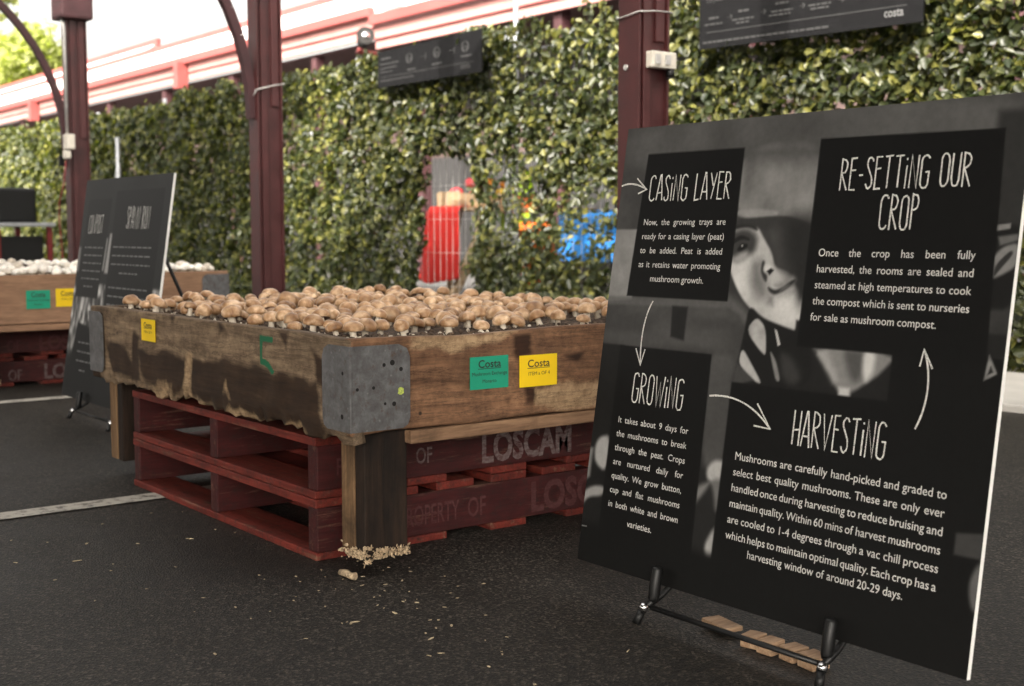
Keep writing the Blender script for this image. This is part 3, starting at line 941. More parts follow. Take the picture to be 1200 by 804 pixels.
E_DARK = [[(0.455, 0.20), (0.507, 0.20), (0.519, 0.15), (0.461, 0.144)], [(0.479, 0.074), (0.544, 0.06), (0.544, 0.025), (0.486, 0.024)], [(0.42, 0.05), (0.446, 0.056), (0.431, 0.032)], [(.62, .14), (.69, .15), (.66, .12)],
          [(0.156, 0.108), (0.397, 0.106), (0.397, 0.098), (0.156, 0.101)]]
E_PALE = [[(0.157, 0.215), (0.47, 0.215), (0.42, 0.198), (0.318, 0.175), (0.241, 0.18), (0.157, 0.19)], [(0.514, 0.06), (0.80, 0.084), (1.2, .06), (1.2, 0.005), (0.588, 0.004), (0.515, 0.022)]]

def stain_fn(Lx, H, dark, pale, green, blur=.016):
    def fn(u, v):
        s = u * Lx; z = v * H
        out = np.zeros((len(u), 3))
        wob = (vnoise(s, z, 18, 21) - .5) * .022; wob2 = (vnoise(s, z, 22, 22) - .5) * .018
        for ch, polys in enumerate((dark, pale, green)):
            for p in polys:
                b = blur if ch < 2 else .0025
                k = 1 if ch < 2 else .25
                out[:, ch] = np.maximum(out[:, ch], mask(s + wob * k, z + wob2 * k, p, b))
        return out
    return fn

def cards(parent, P, green, yellow, small=False):
    """label cards stapled on a face; P(a, b) maps face metres to a point"""
    def card(r, mat, lines, d=0.002):
        x0, x1, z0, z1 = r
        mb = MB()
        q = lambda a, b, k: Vector(P(a, b)) + P.n * k
        mb.add([q(x0, z0, d), q(x1, z0, d), q(x1, z1, d), q(x0, z1, d), q(x0, z0, .0004), q(x1, z0, .0004), q(x1, z1, .0004), q(x0, z1, .0004)],
               [(0, 1, 2, 3), (0, 4, 5, 1), (1, 5, 6, 2), (2, 6, 7, 3), (3, 7, 4, 0)])
        o = mb.build('label_card', mat, parent)
        w, h = x1 - x0, z1 - z0
        mt = MB()
        for (s, fx0, fx1, fz, sz, b) in lines:
            put_line(mt, s, x0 + fx0 * w, x0 + fx1 * w, z0 + fz * h, sz * h, lambda a, b_: q(a, b_, d + .0008), False, b)
        for (s, fx0, fx1, fz, sz, b) in lines[:1]:
            ribbon(mt, [(x0 + fx0 * w, z0 + (fz - .035) * h), (x0 + fx1 * w, z0 + (fz - .035) * h)], .0016, lambda a, b_: q(a, b_, d + .0008))
        mt.build('lettering', M['ink'], o)
    if green: card(green, M['green_card'], [('Costa', .2, .8, .66, .34, .012), ('Mushroom Exchange', .04, .96, .42, .16, .0), ('Monarto', .31, .68, .19, .16, .0)])
    if yellow:
        card(yellow, M['yellow_card'], [('Costa', .2, .8, .62, .34, .012), ('ITEM a OF 4', .22, .8, .36, .16, .0)])

class Face:
    def __init__(self, o, u, v):
        self.o, self.u, self.v = Vector(o), Vector(u), Vector(v)
        self.n = self.u.cross(self.v).normalized()
    def __call__(self, a, b):
        return self.o + self.u * a + self.v * b

def crate(root_loc, label, LX, LY, zb, zt, m_front, m_end, stained, legs=True, thick=.03, botboard=True):
    """origin at near right corner (max X, min Y) on the ground"""
    t = thing('mushroom_tray', label, 'crate', root_loc, group='wooden growing trays on red pallets')
    H = zt - zb
    # long front board, ragged lower edge
    if stained:
        nx, ny = 260, 44
        def pos(u, v):
            x = -LX + u * LX
            lowrag = (-.014 + .013 * (vnoise(u * LX, u * 0, 11, 31) - .5) + .014 * (vnoise(u * LX, u * 0, 40, 32) - .5) - .008 * ((vnoise(u * LX, u * 0, 7, 36)) > .55))
            top = .006 * (vnoise(u * LX, u * 0, 5, 33) - .5)
            z = zb + lowrag * (1 - v) ** 3 + v * H + top * v
            # the chewed lower edge sinks back
            y = .004 * (vnoise(u * LX, v * H, 14, 34) - .5) + .010 * np.clip(.12 - v, 0, 1) / .12 * vnoise(u * LX, u * 0, 30, 35)
            return np.stack([x, y, z], 1)
        o = grid_object('side_board', nx, ny, pos, stain_fn(LX, H, DARK, PALE, GREEN), M['wood_front'], t, 'stain')
        so = o.modifiers.new('thickness', 'SOLIDIFY'); so.thickness = thick; so.offset = -1
        nx, ny = 160, 36
        def pos2(u, v):
            y = u * (LY - .002) + .001
            z = zb + v * H + v * (-.008 * np.exp(-((u * LY - .33) / .13) ** 2) + .004 * (vnoise(u * LY, u * 0, 8, 43) - .5)) + (1 - v) ** 4 * .006 * (vnoise(u * LY, u * 0, 9, 44) - .5)
            x = .003 * (vnoise(u * LY, v * H, 9, 45) - .5)
            return np.stack([x, y, z], 1)
        o = grid_object('side_board', nx, ny, pos2, stain_fn(LY, H, E_DARK, E_PALE, [], .014), M['wood_end'], t, 'stain')
        so = o.modifiers.new('thickness', 'SOLIDIFY'); so.thickness = thick; so.offset = -1
    else:
        MB().box((-LX, 0, zb), (-thick - .001, thick, zt), bev=.004).build('side_board', m_front, t)
        MB().box((-thick, 0, zb), (0, LY, zt), bev=.004).build('side_board', m_end, t)
    MB().box((-LX + .001, LY - thick, zb), (-thick - .003, LY, zt - .002), bev=.004).build('side_board', M['wood_dark'], t)
    MB().box((-LX + .001, thick + .004, zb), (-LX + thick, LY - thick - .003, zt - .002), bev=.004).build('side_board', M['wood_dark'], t)
    MB().box((-LX + .035, .035, zb + .001), (-.035, LY - .035, zb + .02)).build('base_board', M['wood_dark'], t)
    if botboard:
        MB().box((-.035, .16, zb - .036), (-.004, LY - .05, zb - .004), bev=.004).build('lower_rail', m_end if not stained else M['rail_wood'], t)
    # zinc corner brackets
    def bracket(near_y, sx, holes):
        holes_now = [holes]
        b = MB()
        z0, z1 = zb + .006, zt - .016
        sy = 1 if near_y else -1
        yb = 0 if near_y else LY
        xb = 0 if sx > 0 else -LX
        d = .0025
        def plate(face, w):
            pts = [(0, z0), (w - .02, z0), (w - .006, z0 + .008), (w, z0 + .025), (w, z1 - .03), (w - .008, z1 - .010), (w - .03, z1), (0, z1)]
            n = len(pts)
            vs = [face(a, z, d) for a, z in pts] + [face(a, z, -.0005) for a, z in pts]
            b.add(vs, [tuple(range(n)), tuple(reversed(range(n, 2 * n)))] + [(i, n + i, n + (i + 1) % n, (i + 1) % n) for i in range(n)])
            for (a, z, r) in holes_now[0]:
                if a < w - .01:
                    vs = [face(a + r * math.cos(k * math.pi / 6), z0 + z + r * math.sin(k * math.pi / 6), d + .0008) for k in range(12)]
                    b.add(vs, [tuple(range(12))], 1)
        ps = lambda a, z, k: (xb - sx * a, yb - sy * k - sy * .004, z)
        pe = lambda a, z, k: (xb + sx * k + sx * .004, yb + sy * a, z)
        holes_now[0] = hs2 if near_y and sx > 0 else []; plate(ps, .118); holes_now[0] = holes; plate(pe, .152)
        if near_y and sx > 0:
            f = [pe(.126 + .008 * math.cos(k * math.pi / 5) * (1 + .3 * math.sin(k * 2.3)), z0 + .086 + .009 * math.sin(k * math.pi / 5), d + .0006) for k in range(10)]
            b.add(f, [tuple(range(10))], 2)
        b.box((xb - .005 if sx < 0 else xb - .002, (yb - .006 if sy > 0 else yb - .002), z0), (xb + .002 if sx < 0 else xb + .005, (yb + .002 if sy > 0 else yb + .006), z1), bev=.002)
        b.build('corner_bracket', [M['zinc'], M['black_hole'], M['lime']], t)
    hs = [(.082, .148, .0045), (.104, .152, .0065), (.127, .136, .005), (.012, .097, .004), (.054, .098, .004), (.084, .060, .0035), (.108, .058, .0055)]
    hs2 = [(.024, .132, .0045), (.028, .034, .006)]
    bracket(True, 1, hs); bracket(False, 1, hs[2:6]); bracket(True, -1, [])
    if legs:
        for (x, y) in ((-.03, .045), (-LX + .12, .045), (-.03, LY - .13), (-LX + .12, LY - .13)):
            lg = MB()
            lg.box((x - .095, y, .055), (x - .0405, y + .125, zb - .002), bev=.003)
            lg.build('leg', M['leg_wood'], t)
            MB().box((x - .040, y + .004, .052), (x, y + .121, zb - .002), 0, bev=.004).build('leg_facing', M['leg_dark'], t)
        # white crust of mycelium at the bottom of the near leg
        cr = MB()
        rr = random.Random(4)
        for k in range(330):
            a = rr.random()
            px, py = (-.03 + rr.uniform(-.004, .006), .045 + a * .125) if k % 4 else (-.125 + a * .1, .045 + rr.uniform(-.005, .004))
            s = rr.uniform(.0010, .0044) if k % 6 else rr.uniform(.004, .006)
            mt = Matrix.Translation((px + rr.gauss(0, .003), py, .052 + rr.uniform(-.012, .010) * (1 if a > .2 else 2))) @ Matrix.Rotation(rr.random() * 6, 4, Vector((rr.random(), rr.random(), rr.random() + .1)).normalized()) @ Matrix.Diagonal((rr.uniform(.5, 2.2), rr.uniform(.5, 1.2), rr.uniform(.25, .8), 1))
            cr.lathe([(0.0001, -s), (s * .9, -s * .5), (s, s * .4), (.0001, s * .8)], 5, mat=mt, smooth=False)
        cr.build('mycelium_crust', M['crust'], t)
    return t

CX, CY0 = -2.422, 1.42
tray1 = crate((CX, CY0, 0), 'large stained wooden tray filled with brown mushrooms in the centre', 1.645, 1.23, .337, .552, M['wood_front'], M['wood_end'], True)
# cards on the right hand face and on the long side
fE = Face((.0045, 0, .337), (0, 1, 0), (0, 0, 1))
cards(tray1, fE, (.321, .435, .078, .156), (.470, .588, .073, .151))
fS = Face((-1.645, -.004, .337), (1, 0, 0), (0, 0, 1))
cards(tray1, fS, None, (.442, .545, .133, .197))
tray2 = crate((-6.40, 1.62, 0), 'clean brown wooden tray filled with white mushrooms at far left', 1.645, 1.37, .335, .577, M['wood_clean'], M['wood_clean'], False)
fE2 = Face((.0005, 0, .30), (0, 1, 0), (0, 0, 1))
cards(tray2, fE2, (.295, .412, .108, .200), (.440, .556, .115, .205))

# ---------------------------------------------------------------- peat
def peat(name, x0, x1, y0, y1, z, label, seed, pins=160):
    mb = MB()
    nx, ny = 90, 70
    vs = []
    for j in range(ny + 1):
        for i in range(nx + 1):
            x = x0 + (x1 - x0) * i / nx; y = y0 + (y1 - y0) * j / ny
            h = mnoise.noise(Vector((x * 18, y * 18, seed))) * .010 + mnoise.noise(Vector((x * 60, y * 60, seed))) * .006
            e = min(i, nx - i, j, ny - j)
            vs.append((x, y, z + h - (.012 if e == 0 else 0)))
    fs = [(j * (nx + 1) + i, j * (nx + 1) + i + 1, (j + 1) * (nx + 1) + i + 1, (j + 1) * (nx + 1) + i) for j in range(ny) for i in range(nx)]
    mb.add(vs, fs, 0, True)
    rr = random.Random(seed)
    for k in range(pins * 6):   # crumbs of peat and pale pin heads near the edges
        e = rr.random()
        if e < .55: x, y = x1 - abs(rr.gauss(0, .05)) - .012, rr.uniform(y0, y1)
        else: x, y = rr.uniform(x0, x1), y0 + abs(rr.gauss(0, .05)) + .01
        if not (x0 < x < x1 and y0 < y < y1): continue
        s = rr.uniform(.003, .010) if k % 5 else rr.uniform(.003, .007)
        mt = Matrix.Translation((x, y, z + rr.uniform(-.001, .007))) @ Matrix.Rotation(rr.random() * 6, 4, Vector((rr.random(), rr.random(), rr.random() + .1)).normalized())
        mb.lathe([(0.0001, -s * .8), (s * .9, -s * .3), (s, s * .3), (.0001, s * .9)], 6, 1 if k % 5 == 0 else 0, mt, smooth=True)
    o = mb.build(name, [M['soil'], M['stem']])
    return tag(o, label, 'soil', kind='stuff')
peat('peat_soil', CX - 1.61, CX - .032, CY0 + .032, CY0 + 1.196, .538, 'dark crumbly peat under the brown mushrooms', 3)
peat('peat_soil', -6.40 - 1.61, -6.40 - .032, 1.62 + .032, 1.62 + 1.33, .562, 'dark crumbly peat under the white mushrooms', 8, 60)

# ---------------------------------------------------------------- mushrooms
def mushroom_proto(k, cap_m):
    rr = random.Random(k)
    n = 20
    h = rr.uniform(.66, .98)       # dome height relative to radius
    prof = [(.30, -.16), (.62, -.24), (.86, -.26), (.97, -.14), (1.0, .02), (.955, .26 * h + .06), (.84, .50 * h + .06), (.66, .72 * h + .05), (.42, .88 * h + .04), (.2, .96 * h + .03), (.001, .98 * h + .03)]
    cap = MB()
    cap.lathe(prof[2:], n, 0)
    cap.lathe(prof[:3], n, 1)
    ex, ey = rr.uniform(.9, 1.1), rr.uniform(.9, 1.1)
    cap.v = [(x * ex * (1 + .05 * mnoise.noise(Vector((x * 1.5 + k, y * 1.5, z)))), y * ey * (1 + .05 * mnoise.noise(Vector((x * 1.5, y * 1.5 + k, z)))), z * (1 + .10 * mnoise.noise(Vector((x * 1.3, y * 1.3, k))))) for x, y, z in cap.v]
    st = MB()
    st.lathe([(.001, -1.3), (.40, -1.3), (.36, -1.0), (.31, -.6), (.32, -.1), (.001, -.1)], 12, 0)
    cm = bpy.data.meshes.new('mushroom')
    c = cap.build('cap_tmp', [cap_m, M['gill']]); cm = c.data; cm.name = 'cap'
    s = st.build('stem_tmp', M['stem']); sm = s.data; sm.name = 'stem'
    both = MB(); both.v = list(cap.v) + list(st.v); both.f = list(cap.f) + [tuple(i + len(cap.v) for i in f) for f in st.f]
    both.m = list(cap.m) + [2] * len(st.f); both.s = [True] * len(both.f)
    b = both.build('both_tmp', [cap_m, M['gill'], M['stem']]); bmsh = b.data; bmsh.name = 'mushroom'
    for o in (c, s, b): bpy.data.objects.remove(o)
    return cm, sm, bmsh

def grow(name, protos, pts, label_fn, group):
    for (x, y, z, r, tilt, az, detail) in pts:
        cm, sm, bm_ = random.choice(protos)
        if detail:
            o = bpy.data.objects.new(name, None); o.empty_display_size = .02
        else:
            o = bpy.data.objects.new(name, bm_)
        COL.objects.link(o)
        o.location = (x, y, z)
        o.rotation_euler = (tilt * math.cos(az), tilt * math.sin(az), az)
        o.scale = (r, r, r * random.uniform(.9, 1.08))
        tag(o, label_fn(x, y, r), 'mushroom', group)
        if detail:
            for nm, me in (('cap', cm), ('stem', sm)):
                q = bpy.data.objects.new(nm, me); COL.objects.link(q); q.parent = o

def scatter(x0, x1, y0, y1, n, rmin, rmax, z0, seed, tight=.86, edge=None):
    rr = random.Random(seed)
    out = []
    tries = 0
    while len(out) < n and tries < 60000:
        tries += 1
        x, y = rr.uniform(x0, x1), rr.uniform(y0, y1)
        if edge and edge(x, y) < rr.random(): continue
        r = rr.uniform(rmin, rmax) * (1.15 if rr.random() < .15 else 1)
        ok = True
        for (a, b, c, q, *_r) in out:
            if (a - x) ** 2 + (b - y) ** 2 < ((r + q) * tight) ** 2:
                ok = False; break
        if not ok: continue
        z = z0 + r * .62 + rr.random() ** 1.5 * .022
        out.append([x, y, z, r, abs(rr.gauss(0, .24)), rr.random() * 6.28, 0])
    return out
protoB = [mushroom_proto(k, M['cap_brown']) for k in range(6)]
def edgeB(x, y):
    d = CX - x
    k = 1.0
    if d < .10 and y > CY0 + .0: k = .18 if y < CY0 + .75 else .6
    if x < CX - 1.52: k *= .7
    return k
ptsB = scatter(CX - 1.597, CX - .055, CY0 + .055, CY0 + 1.18, 300, .0185, .0275, .541, 21, .87, edgeB)
for p in ptsB: p[6] = 1 if (p[1] < CY0 + .20 or p[0] > CX - .22) else 0
def labB(x, y, r):
    if y < CY0 + .20: return 'tan mushroom along the stained long side of the big tray'
    if x > CX - .22: return 'tan mushroom along the carded end of the big tray'
    if y > CY0 + .95: return 'tan mushroom along the back of the big tray'
    if x < CX - 1.3: return 'tan mushroom at the far left end of the big tray'
    return 'tan mushroom in the crowded middle of the big tray'
grow('brown_mushroom', protoB, ptsB, labB, 'brown mushrooms in the near tray')
protoW = [mushroom_proto(50 + k, M['cap_white']) for k in range(4)]
ptsW = scatter(-6.40 - .30, -6.40 - .045, 1.62 + .06, 1.62 + 1.31, 140, .0185, .027, .566, 5, .78)
ptsW += scatter(-6.40 - 1.58, -6.40 - .33, 1.62 + .06, 1.62 + 1.31, 160, .022, .031, .566, 6, .95)
for p in ptsW: p[6] = 1 if p[0] > -6.40 - .10 else 0
grow('white_mushroom', protoW, ptsW, lambda x, y, r: 'white button mushroom at the carded end of the far tray' if x > -6.5 else 'white button mushroom farther back in the far tray', 'white mushrooms in the far tray')

# ================================================================== LARGE DISPLAY BOARD
def srgb(v):
    v = v / 255.0
    return v / 12.92 if v <= .04045 else ((v + .055) / 1.055) ** 2.4
BW, BH = 0.961, 0.957
def paint_main(u, v):
    x = u * BW; y = v * BH
    g = 38 + 26 * np.clip((y - .2) / .7, 0, 1)          # sRGB greys of the printed photograph
    g = g + 14 * (vnoise(x, y, 9, 61) - .5) + 8 * (vnoise(x, y, 40, 62) - .5)
    def put(poly, val, blur, a=1.0):
        nonlocal g
        if len(poly) > 4:                      # round the corners of everything organic
            for _ in range(2):
                q = []
                for i in range(len(poly)):
                    (ax, ay), (bx, by) = poly[i], poly[(i + 1) % len(poly)]
                    q += [(ax * .78 + bx * .22, ay * .78 + by * .22), (ax * .22 + bx * .78, ay * .22 + by * .78)]
                poly = q
        lo = np.min(poly, 0) - 2 * blur; hi = np.max(poly, 0) + 2 * blur
        k = (x > lo[0]) & (x < hi[0]) & (y > lo[1]) & (y < hi[1])
        m = np.zeros_like(x)
        m[k] = mask(x[k], y[k], poly, blur) * a
        g = g * (1 - m) + val * m
    put([(0.0, 0.97), (.95, .97), (.95, .86), (.3, .88), (.0, .86)], 66 + 22 * vnoise(x, y, 14, 63), .02)
    put([(.90, .93), (.97, .93), (.97, .70), (.90, .70)], 44, .01)
    # cap crown and peak
    put([(.34, .90), (.56, .90), (.56, .735), (.465, .742), (.34, .756)], 92 + 40 * vnoise(x * 1.6, y * .6, 22, 64) - 120 * np.clip(.0, 0, 1), .008)
    put([(.34, .90), (.56, .90), (.56, .86), (.34, .87)], 74, .03)
    put([(.43, .83), (.47, .86), (.49, .80), (.45, .775)], 122, .02, .6)
    put([(.35, .775), (.455, .770), (.455, .7595), (.421, .757), (.35, .757)], 140, .004, .8)
    put([(.50, .80), (.545, .82), (.545, .74), (.50, .745)], 138, .012, .7)
    put([(.34, .752), (.421, .757), (.484, .760), (.56, .735), (.466, .728), (.34, .737)], 52, .004)
    # face
    put([(.34, .735), (.406, .741), (.427, .715), (.453, .686), (.463, .659), (.495, .654), (.53, .632), (.545, .60), (.535, .535), (.495, .545), (.447, .556), (.399, .586), (.370, .617), (.347, .653), (.338, .694)], 168 + 34 * np.exp(-((x - .378) / .035) ** 2 - ((y - .632) / .05) ** 2) + 26 * np.exp(-((x - .50) / .04) ** 2 - ((y - .575) / .03) ** 2), .004)
    put([(.430, .737), (.56, .74), (.56, .64), (.535, .60), (.53, .612), (.515, .622), (.505, .650), (.468, .657), (.460, .684), (.444, .715)], 66, .012)
    put([(.47, .76), (.56, .76), (.56, .61), (.525, .59), (.50, .645), (.48, .68)], 38, .028)
    put([(.345, .60), (.365, .60), (.43, .555), (.53, .53), (.50, .525), (.37, .55)], 120, .012, .5)
    put([(.345, .728), (.38, .737), (.411, .720), (.409, .688), (.386, .679), (.362, .668), (.34, .68), (.34, .735)], 60, .011)
    put([(.345, .742), (.40, .744), (.412, .728), (.38, .738), (.345, .732)], 40, .004)
    put([(.350, .676), (.374, .688), (.392, .690), (.388, .672), (.365, .662)], 150, .008)
    put([(.360, .692), (.371, .704), (.388, .704), (.386, .696), (.368, .688)], 20, .004)
    put([(.371, .7015), (.375, .7015), (.375, .6985), (.371, .6985)], 190, .0014)
    put([(.345, .712), (.368, .722), (.39, .716), (.392, .709), (.37, .714), (.345, .700)], 22, .003, .8)
    put([(.405, .671), (.432, .671), (.430, .652), (.443, .639), (.452, .600), (.426, .598), (.410, .62), (.404, .641)], 112, .018)
    put([(.430, .672), (.437, .669), (.434, .651), (.447, .643), (.446, .629), (.437, .636), (.428, .652)], 46, .004)
    put([(.437, .665), (.456, .663), (.458, .652), (.447, .648), (.436, .652)], 200, .005, .8)
    put([(.444, .651), (.454, .657), (.461, .653), (.452, .644)], 18, .003)
    put([(.455, .603), (.470, .603), (.468, .586), (.455, .590)], 118, .010)
    put([(.462, .626), (.49, .632), (.508, .645), (.52, .636), (.50, .624), (.48, .617)], 128, .008)
    put([(.450, .622), (.456, .611), (.472, .605), (.494, .613), (.520, .636), (.511, .637), (.490, .622), (.470, .614)], 38, .004)
    put([(.480, .612), (.496, .619), (.506, .628), (.500, .627), (.484, .618)], 140, .003, .45)
    put([(.474, .604), (.494, .614), (.514, .627), (.519, .618), (.50, .603), (.482, .597)], 142, .008)
    put([(.475, .60), (.52, .612), (.532, .55), (.49, .552)], 196, .014, .8)
    # neck, collar, straps, jacket
    put([(.385, .59), (.99, .59), (.99, .42), (.385, .42)], 30, .004) if False else None
    put([(.53, .56), (.99, .56), (.99, .42), (.53, .42)], 30, .004)
    put([(.41, .585), (.447, .56), (.495, .548), (.534, .54), (.575, .515), (.58, .43), (.39, .425), (.405, .53)], 26, .004)
    put([(.432, .563), (.458, .543), (.466, .498), (.463, .486), (.408, .533)], 140 + 30 * vnoise(x, y, 60, 66), .003)
    put([(.404, .501), (.431, .472), (.466, .433), (.446, .436), (.399, .465)], 165, .003)
    put([(.397, .468), (.445, .438), (.41, .43), (.392, .43)], 62, .004)
    put([(.480, .541), (.487, .538), (.499, .512), (.493, .508)], 176, .0015)
    put([(.473, .502), (.493, .481), (.510, .442), (.498, .442), (.487, .468)], 118, .003)
    put([(.499, .50), (.53, .49), (.56, .455), (.54, .436), (.51, .45)], 62, .012, .7)
    put([(.572, .515), (.762, .515), (.729, .475), (.693, .450), (.666, .433), (.645, .433), (.62, .467)], 122, .006)
    put([(.643, .516), (.690, .516), (.698, .48), (.681, .455), (.663, .465)], 76, .012)
    put([(.690, .514), (.716, .514), (.715, .476), (.70, .456), (.690, .48)], 184, .008)
    put([(.645, .445), (.668, .445), (.672, .428), (.645, .428)], 176, .005)
    put([(.58, .51), (.61, .51), (.645, .455), (.63, .45)], 158, .010, .7)
    # left strip and the barn boards behind
    put([(-.01, .733), (.075, .733), (.075, .580), (-.01, .573)], 118 + 18 * vnoise(x, y, 30, 67), .003)
    put([(-.01, .573), (.41, .592), (.392, .43), (.32, .43), (.31, .478), (-.01, .44)], 56 + 18 * vnoise(x * .4, y * 2, 24, 68), .005)
    put([(-.01, .585), (.36, .592), (.36, .575), (-.01, .566)], 88, .005, .8)
    put([(.2, .572), (.245, .572), (.245, .502), (.205, .508)], 32, .004)
    put([(.315, .486), (.392, .480), (.392, .434), (.394, .25), (.33, .25)], 62 + 16 * vnoise(x, y, 12, 69), .012)
    # blurred mushrooms at the lower left
    put([(-.01, .48), (.07, .48), (.07, .02), (-.01, .02)], 27, .004)
    put([(.335, .25), (.395, .25), (.395, .02), (.335, .02)], 34, .006)
    put([(.06, .284), (.024, .275), (.013, .25), (.02, .216), (.06, .200)], 150, .007)
    put([(-.01, .250), (.010, .248), (.009, .185), (-.01, .170)], 112, .006)
    put([(.06, .172), (.018, .166), (-.01, .146), (-.01, .112), (.010, .140), (.06, .150)], 138, .006)
    put([(.40, .275), (.365, .272), (.348, .25), (.356, .228), (.40, .222)], 160, .007)
    put([(.366, .232), (.318, .208), (.312, .145), (.326, .176), (.352, .205)], 112, .008)
    put([(.362, .232), (.40, .24), (.40, .17), (.384, .172), (.376, .205)], 98, .008)
    put([(.40, .155), (.379, .13), (.366, .10), (.378, .070), (.40, .08)], 150, .007)
    # leaf and dark corner on the right
    put([(.905, .735), (.935, .742), (.97, .735), (.97, .60), (.905, .60)], 26, .006)
    put([(.905, .738), (.945, .742), (.945, .733), (.905, .727)], 120, .002)
    put([(.917, .648), (.915, .677), (.933, .703), (.965, .712), (.965, .672), (.936, .655)], 118, .004)
    put([(.925, .652), (.926, .674), (.951, .699), (.956, .692), (.934, .665)], 44, .002)
    put([(.925, .72), (.96, .725), (.965, .715), (.93, .705)], 90, .003)
    # caption panels
    put([(.388, .43), (.97, .43), (.97, -.01), (.388, -.01)], 17, .0025)
    put([(.75, .52), (.97, .52), (.97, .42), (.75, .42)], 17, .0015, .96)
    put([(-.01, .085), (.97, .09), (.97, -.01), (-.01, -.01)], 18, .012)
    put([(.912, .230), (.97, .238), (.97, .195), (.912, .194)], 56, .004)
    put([(.97, .195), (.955, .185), (.944, .15), (.955, .11), (.97, .11)], 88, .006)
    put([(.058, .588), (.352, .588), (.350, .897), (.074, .897)], 16, .0016)
    put([(.538, .512), (.93, .512), (.916, .9), (.538, .904)], 16, .0016)
    put([(.057, .04), (.335, .04), (.327, .48), (.057, .48)], 17, .0025)
    put([(.934, .527), (.952, .496), (.929, .482)], 92 + 50 * vnoise(x, y, 90, 70), .002)
    put([(.939, .508), (.945, .498), (.935, .493)], 30, .002)
    lin = np.where(g / 255 <= .04045, g / 255 / 12.92, ((np.clip(g, 0, 255) / 255 + .055) / 1.055) ** 2.4)
    return np.stack([lin * 1.0, lin * .985, lin * .955], 1)

LEAN = .1507
up = Vector((0, math.sin(LEAN), math.cos(LEAN)))
nrm = Vector((0, -math.cos(LEAN), math.sin(LEAN)))
def board(name, label, loc, group):
    t = thing(name, label, 'sign', loc, group=group)
    mb = MB()
    d = .010
    Q = lambda a, b, k: Vector((a, 0, 0)) + up * b + nrm * k
    vs = [Q(0, 0, 0), Q(BW, 0, 0), Q(BW, BH, 0), Q(0, BH, 0), Q(0, 0, -d), Q(BW, 0, -d), Q(BW, BH, -d), Q(0, BH, -d)]
    mb.add(vs, [(0, 1, 2, 3), (7, 6, 5, 4)], 1)
    mb.add(vs, [(0, 4, 5, 1), (1, 5, 6, 2), (2, 6, 7, 3), (3, 7, 4, 0)], 0)
    mb.build('panel', [M['white_edge'], M['board_back']], t)
    return t, Q
B1, Q1 = board('display_board', 'large black board about casing layer growing and harvesting with child photo', (-2.082, 1.792, .0697), 'black information boards on easels')
grid_object('print', 400, 400, lambda u, v: np.stack([u * BW, v * BH * up.y + nrm.y * .0012, v * BH * up.z + nrm.z * .0012], 1), paint_main, M['poster'], B1, 'paint')
P1f = lambda a, b: Q1(a, b, .0026)
for txt, x0, x1, y0, y1 in (('CASING LAYER', .093, .325, .794, .849), ('GROWING', .113, .263, .360, .424), ('HARVESTING', .553, .758, .328, .393)):
    mb = MB(); headline(mb, txt, x0, x1, y0, y1, P1f); mb.build('heading', M['chalk'], B1)
mb = MB(); headline(mb, 'RE-SETTING OUR', .594, .863, .805, .863, P1f); mb.build('heading', M['chalk'], B1)
mb = MB(); headline(mb, 'CROP', .690, .769, .731, .793, P1f); mb.build('heading', M['chalk'], B1)
paras = [
 (.0192, .085, .323, .742, .0303, ['Now, the growing trays are', 'ready for a casing layer (peat)', 'to be added. Peat is added', 'as it retains water promoting'], ('mushroom growth.', .125, .281, .621)),
 (.0208, .564, .889, .682, .0300, ['Once the crop has been fully', 'harvested, the rooms are sealed and', 'steamed at high temperatures to cook', 'the compost which is sent to nurseries'], ('for sale as mushroom compost.', .563, .83, .562)),
 (.0194, .079, .289, .3135, .0303, ['It takes about 9 days for', 'the mushrooms to break', 'through the peat. Crops', 'are nurtured daily for', 'quality. We grow button,', 'cup and flat mushrooms', 'in both white and brown'], ('varieties.', .144, .218, .098)),
 (.0220, .420, .888, .281, .0308, ['Mushrooms are carefully hand-picked and graded to', 'select best quality mushrooms. These are only ever', 'handled once during harvesting to reduce bruising and', 'maintain quality. Within 60 mins of harvest mushrooms', 'are cooled to 1-4 degrees through a vac chill process', 'which helps to maintain optimal quality. Each crop has a'], ('harvesting window of around 20-29 days.', .479, .827, .099)),
]
for size, x0, x1, y, dy, lines, last in paras:
    for i, l in enumerate(lines):
        mb = MB(); put_line(mb, l, x0, x1, y - i * dy, size, P1f)
        mb.build('text_line', M['print_white'], B1)
    mb = MB(); put_line(mb, last[0], last[1], last[2], last[3], size, P1f, False)
    mb.build('text_line', M['print_white'], B1)
def bez(p0, p1, p2, p3, n=12):
    out = []
    for i in range(n + 1):
        t = i / n
        out.append(tuple((1 - t) ** 3 * a + 3 * t * (1 - t) ** 2 * b + 3 * t * t * (1 - t) * c + t ** 3 * d for a, b, c, d in zip(p0, p1, p2, p3)))
    return out
arrows = [(bez((.002, .829), (.026, .838), (.055, .832), (.082, .820)), [(.049, .845), (.082, .820), (.057, .811)]),
 (bez((.143, .580), (.120, .545), (.118, .49), (.127, .443)), [(.108, .476), (.127, .442), (.136, .476)]),
 (bez((.335, .397), (.40, .408), (.455, .39), (.498, .351)), [(.461, .395), (.500, .350), (.458, .352)]),
 (bez((.813, .389), (.832, .43), (.835, .48), (.814, .524)), [(.808, .496), (.813, .526), (.833, .494)])]
for sh, hd in arrows:
    mb = MB(); ribbon(mb, sh, .0034, P1f); ribbon(mb, hd, .0034, P1f); mb.build('arrow', M['chalk'], B1)
mb = MB(); ribbon(mb, [(.003, .075), (.02, .076)], .003, P1f); mb.build('small_print', M['print_grey'], B1)

